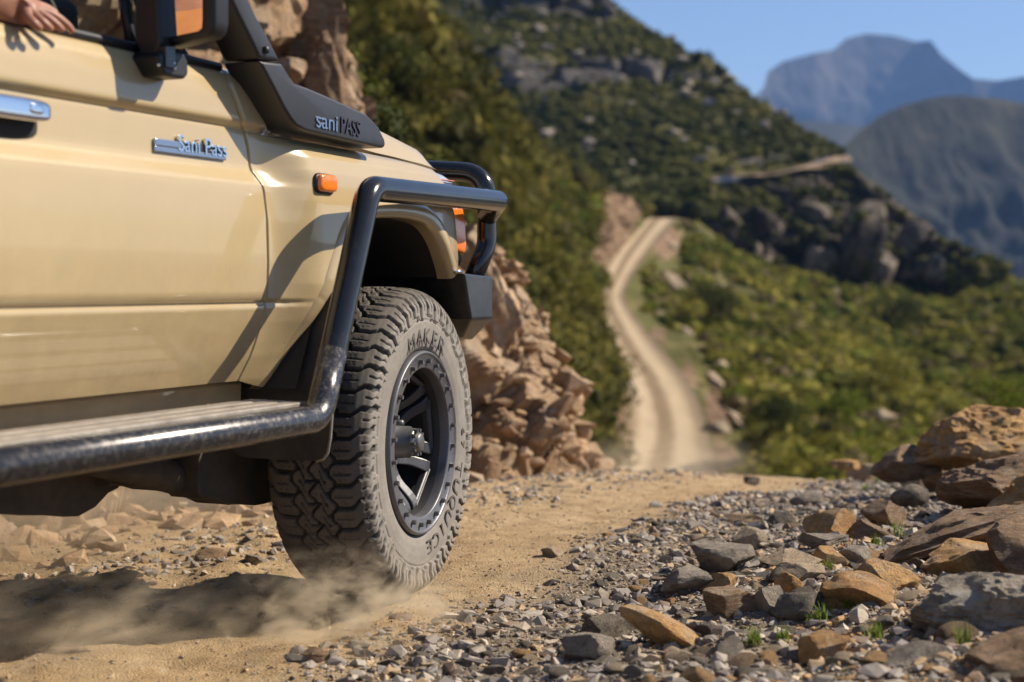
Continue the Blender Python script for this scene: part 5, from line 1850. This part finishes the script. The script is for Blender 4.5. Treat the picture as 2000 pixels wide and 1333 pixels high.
# loose blocks on the cut bank: parts of the bank
BST = []
for k in range(14):
    V, Fc = HULLS[k]
    BST.append(mesh_np('rock', V * np.array([1, .9, .9]), Fc, M['bank_stone'], False))
R5 = np.random.default_rng(77)
vis = (px5 > -60) & (px5 < 1175) & (py5 > 0) & (py5 < 1075)
vis[:5] = False; vis[-12:] = False
zone = (px5 > 880) | (py5 > 900)
cand = np.argwhere(vis & zone)
sel = cand[R5.choice(len(cand), 250, replace=False)]
for i, j in sel:
    p = V5[i, j] + N5[i, j] * .02
    s = (.03 + .15 * R5.uniform() ** 2.2) * (1.25 if i > 40 else .8)
    o = link('rock', BST[R5.integers(14)], bank)
    o.location = tuple(p)
    o.scale = (s * R5.uniform(.8, 1.5), s, s * R5.uniform(.7, 1.1))
    o.rotation_euler = (R5.uniform(-.8, .8), R5.uniform(-.5, 1.1), R5.uniform(0, 6.28))
# the tall pillar of rock above the bank 
# ------------------------------------------------------------------ vegetation
def leaf_proto(nleaf, seed, size=.22, flat=.8, core=True, quad=False):
    """shrub: jagged dark core and small leaf triangles spread through its volume"""
    r = np.random.default_rng(seed)
    Vs, Fs = [], []
    base = 0
    if core:
        V, Fc = ico(1)
        V = V * (0.62 + .30 * r.uniform(size=(len(V), 1)))
        V = V * np.array([1, 1, flat]) + np.array([0, 0, flat * .45])
        Vs.append(V); Fs.append(Fc); base = len(V)
    d = r.normal(size=(nleaf, 3)); d /= np.linalg.norm(d, axis=1)[:, None]
    d[:, 2] = np.abs(d[:, 2]) * 1.1 - .25
    lobes = 1 + .28 * np.sin(d[:, 0] * 5 + seed) * np.cos(d[:, 1] * 4 + seed * 2)
    p = d * (r.uniform(.55, 1.08, nleaf) * lobes)[:, None] * np.array([1, 1, flat]) + np.array([0, 0, flat * .45])
    a = r.normal(size=(nleaf, 3)); a /= np.linalg.norm(a, axis=1)[:, None]
    b = r.normal(size=(nleaf, 3)); b = b - (a * b).sum(1)[:, None] * a; b /= np.linalg.norm(b, axis=1)[:, None]
    sz = size * r.uniform(.5, 1.2, nleaf)[:, None]
    T = np.stack([p + a * sz, p - a * sz * .5 + b * sz * .55, p - a * sz * .5 - b * sz * .55], 1).reshape(-1, 3)
    Vs.append(T); Fs.append(np.arange(nleaf * 3).reshape(-1, 3) + base)
    return np.concatenate(Vs), np.concatenate(Fs)


def shrubs_on(name, V, N, mask, n, smin, smax, protos, mat, seed, sink=.1):
    r = np.random.default_rng(seed)
    # area weights
    a = np.linalg.norm(np.cross(V[1:, :-1] - V[:-1, :-1], V[:-1, 1:] - V[:-1, :-1]), axis=-1)
    wgt = a * np.clip(mask[:-1, :-1], 0, 1)
    wgt = wgt.ravel() / wgt.sum()
    idx = r.choice(len(wgt), n, p=wgt)
    i, j = idx // a.shape[1], idx % a.shape[1]
    fi, fj = r.uniform(size=n)[:, None], r.uniform(size=n)[:, None]
    p = V[i, j] * (1 - fi) * (1 - fj) + V[i + 1, j] * fi * (1 - fj) + V[i, j + 1] * (1 - fi) * fj + V[i + 1, j + 1] * fi * fj
    s = smin + (smax - smin) * r.uniform(size=n) ** 2.2
    p[:, 2] -= s * sink
    me = scatter_mesh(name, protos, p, s, r.uniform(0, 6.28, n), mat, tilt=.25)
    return set_props(link(name, me), kind='stuff')


mid_p = [leaf_proto(66, 60 + k, .26) for k in range(5)]
far_p = [leaf_proto(16, 80 + k, .46) for k in range(4)]
near_p = [leaf_proto(300, 100 + k, .13) for k in range(4)]
m1 = (1 - smooth(rk1, .30, .6)) * ((px1 > -200) & (px1 < 1300) & (py1 > -60)).astype(float) * (0.25 + 1.2 * smooth(fbm(V1 * .12, 3), -.5, .4))
m1[:3] = 0; m1[-9:] = 0
m1 *= (1 - np.clip(sum(blob(px1, py1, *b) for b in ((1195, 560, 45, 50), (1200, 640, 40, 60), (1225, 760, 36, 90), (1210, 880, 40, 80), (1215, 480, 40, 60))) * 1.3, 0, 1))
nearm = m1 * (np.linalg.norm(V1, axis=-1) < 70)
shrubs_on('left_slope_shrubs', V1, N1, m1, 3500, .35, 1.2, mid_p, M['leaf_olive'], 201)
shrubs_on('left_slope_bushes', V1, N1, nearm * (px1 > 600), 420, .7, 1.8, near_p, M['leaf_olive'], 203)
m2 = (1 - smooth(rk2, .25, .6)) * ((px2 > 1200) & (px2 < 2100)).astype(float) * (0.2 + 1.2 * smooth(fbm(V2 * .12 + 3, 3), -.5, .4))
m2[:3] = 0; m2[-7:] = 0
m2 *= (1 - np.clip(sum(blob(px2, py2, *b) for b in ((1430, 830, 40, 80), (1350, 740, 30, 50), (1420, 930, 50, 60), (1240, 570, 22, 40), (1300, 680, 40, 30), (1380, 790, 26, 60), (1400, 890, 36, 70), (1300, 500, 30, 50))) * 1.3, 0, 1))
d2_ = np.linalg.norm(V2, axis=-1)
shrubs_on('dry_slope_shrubs', V1, N1, m1, 1300, .25, .9, mid_p, M['leaf_dry'], 221)
shrubs_on('bright_slope_shrubs', V1, N1, m1, 600, .3, .9, mid_p, M['leaf_bright'], 223)
shrubs_on('painted_sun_shrubs', V1, N1, m1 * (px1 > 960), 900, .3, 1.0, mid_p, M['leaf_bright'], 241)  # brighter leaf colour paints sunlight onto the slope near the track
shrubs_on('right_slope_shrubs', V2, N2, m2, 3500, .3, 1.15, mid_p, M['leaf'], 205)
shrubs_on('dry_right_shrubs', V2, N2, m2, 1500, .25, .9, mid_p, M['leaf_dry'], 225)
shrubs_on('bright_right_shrubs', V2, N2, m2, 1300, .3, 1.0, mid_p, M['leaf_bright'], 227)
m3 = (1 - 0.93 * smooth(rk3, .3, .6)) * (px3 < 1950)
m3[-7:] = 0
m3[98:] = 0
shrubs_on('bluff_shrubs', V3, N3, m3, 3000, .35, 1.1, far_p, M['leaf_far'], 207)
m4 = (1 - .9 * smooth(rk4, .25, .6)) * (px4 > 640)
m4[-7:] = 0
m4[:3] *= (px4[:3] < 1150)
shrubs_on('upper_hill_shrubs', V4, N4, m4, 7800, .35, 1.1, far_p, M['leaf_far'], 209)
BO = HULLS[:8]
shrubs_on('left_slope_stones', V1, N1, m1 + rk1 * 3 * (px1 < 1260), 420, .10, .7, BO, M['bank_stone'], 231, sink=-.3)
shrubs_on('right_slope_stones', V2, N2, m2, 260, .10, .75, BO, M['rock_tan'], 233, sink=-.5)
shrubs_on('upper_slope_stones', V4, N4, (px4 > 640) * (rowi < 150), 330, .3, 1.6, BO, M['rock_grey'], 235, sink=-.5)
m6 = ((px5 > 880) | (py5 > 900)) & (px5 > -60) & (px5 < 1172)
shrubs_on('bank_rubble', V5, N5, m6.astype(float) * (np.arange(V5.shape[0])[:, None] > 6), 3000, .012, .085, BO, M['bank_stone'], 237, sink=-.2)
m5 = smooth(np.arange(V5.shape[0])[:, None] * np.ones_like(px5), 95, 150) * ((px5 > 650) & (px5 < 1120))
shrubs_on('bank_top_shrubs', V5, N5, m5 * .5, 40, .12, .3, near_p, M['leaf_dark'], 211)


def on_slope(px, py, d):
    best = None
    for V, a, b in ((V1, px1, py1), (V2, px2, py2), (V3, px3, py3), (V4, px4, py4)):
        q = (a - px) ** 2 + (b - py) ** 2
        q[:2] = 1e9; q[-6:] = 1e9
        k = np.unravel_index(np.argmin(q), q.shape)
        if q[k] < 18 ** 2:
            dd = (V[k] - C0) @ CF
            if best is None or dd < best: best = dd
    return d if best is None else best


# separate shrubs and small trees that can be told apart
def tree(name, px, py, d, size, mat, label, cat='shrub', flat=.9, tall=1.0, seed=1, nl=900, leafs=.10, group=None):
    if d > 20:
        d1_ = on_slope(px, py, d); size *= d1_ / d; d = d1_
    foot = P(px, py, d)
    o = empty(name, tuple(foot))
    set_props(o, label, cat, group)
    r = np.random.default_rng(seed)
    # crown from several lobes
    Vs, Fs, base = [], [], 0
    nl_ = 7
    for k in range(nl_):
        v, f = leaf_proto(int(nl * 2.2) // nl_, seed * 31 + k, leafs * 1.3, flat, core=False)
        s = size * r.uniform(.38, .62)
        c = np.array([r.uniform(-.55, .55) * size, r.uniform(-.5, .5) * size, size * tall * (.12 + .75 * r.uniform())])
        Vs.append(v * s + c); Fs.append(f + base); base += len(v)
    link('crown', mesh_np('crown', np.concatenate(Vs), np.concatenate(Fs), M[mat]), o)
    tr = []
    for k in range(3):
        e = np.array([r.uniform(-.35, .35) * size, r.uniform(-.35, .35) * size, size * tall * .8])
        pts = [np.array([0, 0, -.2 * size]), e * .35 + np.array([0, 0, .1 * size]), e]
        tr.append((pts, k))
    Vt, Ft, base = [], [], 0
    for pts, k in tr:
        m = tube_mesh('trunk', catmull(pts, 8), np.linspace(.05, .015, 8) * size, M['wood'], 7)
        Vt.append(np.array([q.co[:] for q in m.vertices])); Ft += [tuple(i + base for i in p.vertices) for p in m.polygons]; base += len(m.vertices)
        bpy.data.meshes.remove(m)
    link('trunk', mesh_py('trunk', np.concatenate(Vt), Ft, M['wood'], True), o)
    return o


tree('small_tree', 850, 200, 46, 1.6, 'leaf_olive', 'tall rounded green bush highest on the slope above the hood', 'tree', tall=1.25, seed=3, nl=1500)
tree('small_tree', 740, 200, 42, 1.3, 'leaf_dark', 'olive tree left of the highest bush above the snorkel', 'tree', tall=1.1, seed=4, nl=1300)
tree('bush', 905, 330, 52, 1.4, 'leaf_dark', 'broad dark bush below the highest bush above the bull bar', 'bush', seed=5, nl=1200)
tree('bush', 960, 430, 50, 1.5, 'leaf_olive', 'green bush directly right of the bull bar', 'bush', seed=6, nl=1000)
tree('bush', 800, 290, 40, 1.5, 'leaf_olive', 'mottled bush just over the front of the hood', 'bush', seed=7, nl=1200)
tree('bush', 1060, 420, 66, 1.3, 'leaf_bright', 'bright yellow green bush on the slope left of the track bend', 'bush', seed=8)
tree('bush', 1020, 560, 60, 1.4, 'leaf', 'leafy bush above the rocks at the corner of the bank', 'bush', seed=9)
tree('bush', 1110, 650, 72, 1.9, 'leaf', 'wide grey green bush beside the bend of the far track', 'bush', seed=10)
tree('bush', 1520, 870, 50, 1.25, 'leaf_dark', 'dark round bush just beyond the gravel crest', 'bush', seed=11, nl=1000)
tree('bush', 1700, 800, 46, 1.2, 'leaf', 'low green bush on the right slope behind the boulders', 'bush', seed=12)
tree('bush', 1610, 850, 44, 1.0, 'leaf_bright', 'yellow green bush between the dark bush and the boulders', 'bush', seed=13)
tree('bush', 1400, 640, 92, 1.9, 'leaf_dark', 'dark bush under the pale slab beside the track', 'bush', seed=14)
tree('bush', 1740, 660, 120, 2.4, 'leaf_dark', 'dark bush at the foot of the bluff', 'bush', seed=15)
tree('leafy_plant', 1985, 850, 10.5, .28, 'leaf_bright', 'fine leaved green plant rising behind the big ochre boulder', 'plant', seed=16, nl=1500, leafs=.06, tall=1.2)
tree('leafy_plant', 1700, 905, 10.0, .10, 'leaf_bright', 'tiny yellow flowering plant beyond the gravel crest', 'plant', seed=17, nl=500, leafs=.09)

# pale rocks that stand out on the slopes
def slope_rock(px, py, d, wpx, hpx, mat, label, tilt=0.0, seed=1, deep=.8):
    V, Fc = rock_verts(3, seed, (1, deep, 1), 9, .05)
    d = on_slope(px, py, d)
    w = wpx / FPX * d; h = hpx / FPX * d
    if tilt:
        c, s = math.cos(tilt), math.sin(tilt)
        V = V * np.array([w / 2, w / 2 * deep, h / 2]); V = V @ np.array([[c, 0, s], [0, 1, 0], [-s, 0, c]]).T
    else:
        V = V * np.array([w / 2, w / 2 * deep, h / 2])
    o = link('boulder', crisp(mesh_np('boulder', V, Fc, M[mat], True)))
    o.location = tuple(P(px, py, d))
    set_props(o, label, 'boulder')


slope_rock(1322, 560, 101, 95, 34, 'rock_tan', 'long pale slab tilted on the slope right of the track', .75, 401)
slope_rock(1345, 655, 88, 50, 22, 'rock_tan', 'pale slab lower down beside the track bend', .7, 402)
slope_rock(1415, 655, 86, 60, 24, 'rock_tan', 'flat pale rock right of the lower slab', .35, 403)
slope_rock(1068, 486, 74, 34, 34, 'rock_tan', 'white round rock among shrubs left of the track', 0, 404)
slope_rock(1550, 635, 110, 28, 22, 'rock_tan', 'small pale rock high on the right slope', .2, 405)
slope_rock(1500, 672, 96, 30, 18, 'rock_tan', 'small pale rock halfway up the right slope', .2, 406)
slope_rock(1395, 745, 74, 50, 34, 'rock_tan', 'tan rock beside the lower stretch of the track', .5, 407)
slope_rock(1400, 840, 64, 60, 44, 'rock_tan', 'tan rock pile nearest the foot of the track', .3, 408)
slope_rock(1435, 818, 62, 60, 22, 'rock_tan', 'slanting tan slab right of the tan rock pile', .6, 409)
slope_rock(1312, 480, 128, 36, 18, 'rock_tan', 'tan outcrop right of the top of the track', .4, 410)
slope_rock(1480, 505, 138, 20, 80, 'rock_tan', 'upright pale rib of rock at the foot of the bluff', .05, 411)
slope_rock(1148, 300, 104, 44, 34, 'rock_tan', 'pale outcrop on the skyline of the left slope', .5, 412)
slope_rock(1150, 350, 108, 16, 16, 'rock_tan', 'small pale rock below the skyline outcrop', .0, 413)

for a, b, wp, h_, tl, sd_, lb in ((1425, 430, 60, 60, .2, 501, 'dark crag at the left end of the bluff under the upper track'),
                                 (1500, 455, 70, 90, .1, 502, 'dark crag on the bluff above the upright pale rib'),
                                 (1585, 420, 80, 70, .3, 503, 'broad dark crag high in the middle of the bluff'),
                                 (1600, 520, 90, 110, .1, 504, 'tall dark cliff face low in the middle of the bluff'),
                                 (1690, 430, 80, 110, .25, 505, 'dark crag below the right end of the upper track'),
                                 (1715, 530, 90, 130, .15, 506, 'tall black cliff face at the foot of the bluff'),
                                 (1785, 475, 80, 110, .35, 507, 'leaning crag near the right shoulder of the bluff'),
                                 (1835, 530, 70, 80, .4, 508, 'lowest crag at the right end of the bluff')):
    slope_rock(a, b, 160, wp, h_, 'bluff_rock', lb, tl, sd_, 1.0)

# rock pillar rising behind the snorkel
def crag(px0, px1, py0, py1, d, seed, label, mat='bank', tilt=.0):
    V, Fc = rock_verts(5, seed, (1, .9, 1), 18, .10, 2.6)
    lo, hi = V.min(0), V.max(0)
    V = (V - (lo + hi) / 2) / (hi - lo)
    w = (px1 - px0) / FPX * d; h = (py1 - py0) / FPX * d
    V[:, 1] = np.maximum(V[:, 1], -.20 + .05 * fbm(V * 5, 3) + .10 * V[:, 0])
    V = V * np.array([w, w * .9, h])
    V[:, 0] += -V[:, 2] * tilt
    o = link('rock_pillar', mesh_np('rock_pillar', V, Fc, M[mat], True))
    o.location = tuple(P((px0 + px1) / 2, (py0 + py1) / 2, d))
    set_props(o, label, 'rock')


crag(470, 672, -330, 260, 9.4, 611, 'tall brown rock pillar rising behind the snorkel', 'rock_brown', tilt=.18)  # darker stone than the bank: the shaded face is put into the colour
crag(590, 694, 60, 330, 9.2, 613, 'lower shoulder of rock beside the tall pillar behind the snorkel', 'rock_brown', tilt=.2)  # same darker stone, painted shade as on the tall pillar
crag(930, 1022, 512, 700, 9.0, 615, 'overhanging tan block at the corner of the cut bank beside the bumper', 'bank_stone', tilt=.15)


# grass tufts in the gravel
def tuft(px, py, size, n, label, seed, d=None):
    if d is None:
        d, q = ground_hit(px, py)
    else:
        q = P(px, py, d)
    r = np.random.default_rng(seed)
    V, Fc = [], []
    for k in range(n):
        a = r.uniform(0, 6.28); ln = size * r.uniform(.5, 1.1); lean = r.uniform(.1, .8)
        dx, dy = math.cos(a), math.sin(a)
        wd = .0016 + .0012 * r.uniform()
        bx, by = r.normal(scale=size * .16), r.normal(scale=size * .16)
        b = len(V)
        for t in (0, .35, .7, 1):
            x = bx + dx * lean * ln * t * t; y = by + dy * lean * ln * t * t; z = ln * (t - .35 * lean * t * t)
            ww = wd * (1 - t * .9)
            V.append((x - dy * ww, y + dx * ww, z)); V.append((x + dy * ww, y - dx * ww, z))
        for j in range(3):
            Fc.append((b + 2 * j, b + 2 * j + 1, b + 2 * j + 3, b + 2 * j + 2))
    o = link('grass_tuft', mesh_py('grass_tuft', V, Fc, M['grass'], True))
    o.location = (q[0], q[1], float(gz(q[0], q[1])) if d < 9 else q[2])
    set_props(o, label, 'grass tuft')


tf = [(1752, 1050, .075, 26, 'spiky grass tuft in front of the dark humped stone'), (1615, 1118, .05, 46, 'bright grass tuft between the yellow plate and the ochre stones'), (1604, 1212, .05, 40, 'grass tuft below the dark roof shaped stone'), (1585, 1222, .04, 30, 'small grass tuft low in the grassy patch'), (1470, 1262, .05, 50, 'blurred grass patch right of the cream rock'), (1530, 1255, .045, 40, 'blurred grass tuft left of the pale orange stone'), (1880, 1262, .06, 30, 'grass tuft at the foot of the lichen covered boulder'), (1710, 1250, .05, 30, 'grass tuft left of the lichen covered boulder'), (1540, 1028, .03, 24, 'tiny grass tuft behind the rusty wedge'), (1690, 960, .05, 40, 'green tuft near the whitish plate'), (1715, 945, .05, 36, 'grass tuft in front of the tiny flowering plant'), (1745, 915, .07, 40, 'yellow green tuft left of the big ochre boulder'), (1710, 1068, .045, 30, 'grass tuft behind the greenish plate'), (1660, 1190, .04, 26, 'grass tuft in front of the split ochre stone')]
for k, (a, b, s, n, lb) in enumerate(tf):
    tuft(a, b, s, n, lb, 700 + k)

# a few clods thrown up by the wheel, caught in the air
rr = np.random.default_rng(9)
flung = []
for a, b, s in [(rr.uniform(440, 780), 1190 - 150 * rr.uniform() ** 2.2, .0009 + .0026 * rr.uniform() ** 3) for _ in range(90)] + list(((115, 1078, .006), (95, 1095, .003), (60, 1075, .0025), (150, 1130, .003), (210, 1090, .0025), (40, 1118, .002), (660, 1078, .002), (690, 1145, .0035), (630, 1135, .002), (590, 950, .0015), (1052, 350, .001))):
    V, Fc = HULLS[len(flung) % 14]
    p = np.array(P(a, b, 3.95 if a > 300 else 3.9))
    flung.append((V * s + p, Fc))
Vs = np.concatenate([f[0] for f in flung]); b_ = 0; Fs = []
for v, f in flung: Fs.append(f + b_); b_ += len(v)
set_props(link('flying_dirt', mesh_np('flying_dirt', Vs, np.concatenate(Fs), M['under'])), kind='stuff')


# ------------------------------------------------------------------ air: haze box and the wheel's dust
def volume_mat(name, color, density, aniso=0.3, nz=None, thr=(.42, .75), falls=None):
    t = NT(name)
    v = t.n('ShaderNodeVolumePrincipled', {'Color': (*color, 1), 'Density': density, 'Anisotropy': aniso})
    if nz:
        co = t.coord('Object')
        n = t.noise(nz, 5, 0.6, co, dist=.8).outputs[0]
        ln = t.n('ShaderNodeVectorMath', {0: co}, operation='LENGTH').outputs['Value']
        f = t.math('MULTIPLY', t.ramp(n, [(thr[0], 0), (thr[1], 1)]), t.ramp(ln, [(0.25, 1), (0.98, 0)]))
        t.t.links.new(t.math('MULTIPLY', f, density), v.inputs['Density'])
    t.t.links.new(v.outputs[0], t.out.inputs['Volume'])
    return t.m


hz = volume_mat('haze', (0.29, 0.51, 1.0), 1.05e-4, 0.0)
hb_ = box_mesh('haze', (-5800, -5800, -215), (5800, 5800, 900), hz)
set_props(link('haze', hb_), kind='stuff')


def dust(name, u, w, z, r, density, nz, thr=(.42, .75), seed=0.0):
    """an ellipsoid of drifting dust; unit-sphere object coordinates drive its falloff"""
    m = volume_mat(name, (0.95, 0.83, 0.64), density, 0.35, nz, thr)
    V, Fc = ico(3)
    o = link(name, mesh_np(name, V, Fc, m, True))
    x, y = xy(u, w)
    o.location = (x, y, z)
    o.scale = r
    o.rotation_euler = (0, 0, math.pi / 2 - TH)
    set_props(o, kind='stuff')
    return o


dust('wheel_dust', -.42, .0, .03, (.42, .32, .20), 19.0, 3.8, (.49, .72))
dust('trailing_dust', -1.15, -.45, .04, (.95, .42, .28), 11.0, 4.2, (.50, .74))
dust('drifting_dust', .35, -1.75, .10, (2.6, .9, .40), 1.6, 2.6, (.35, .8))
dust('road_dust', 5.8, -1.2, -.40, (1.5, .7, .32), 1.0, 2.6, (.35, .8))
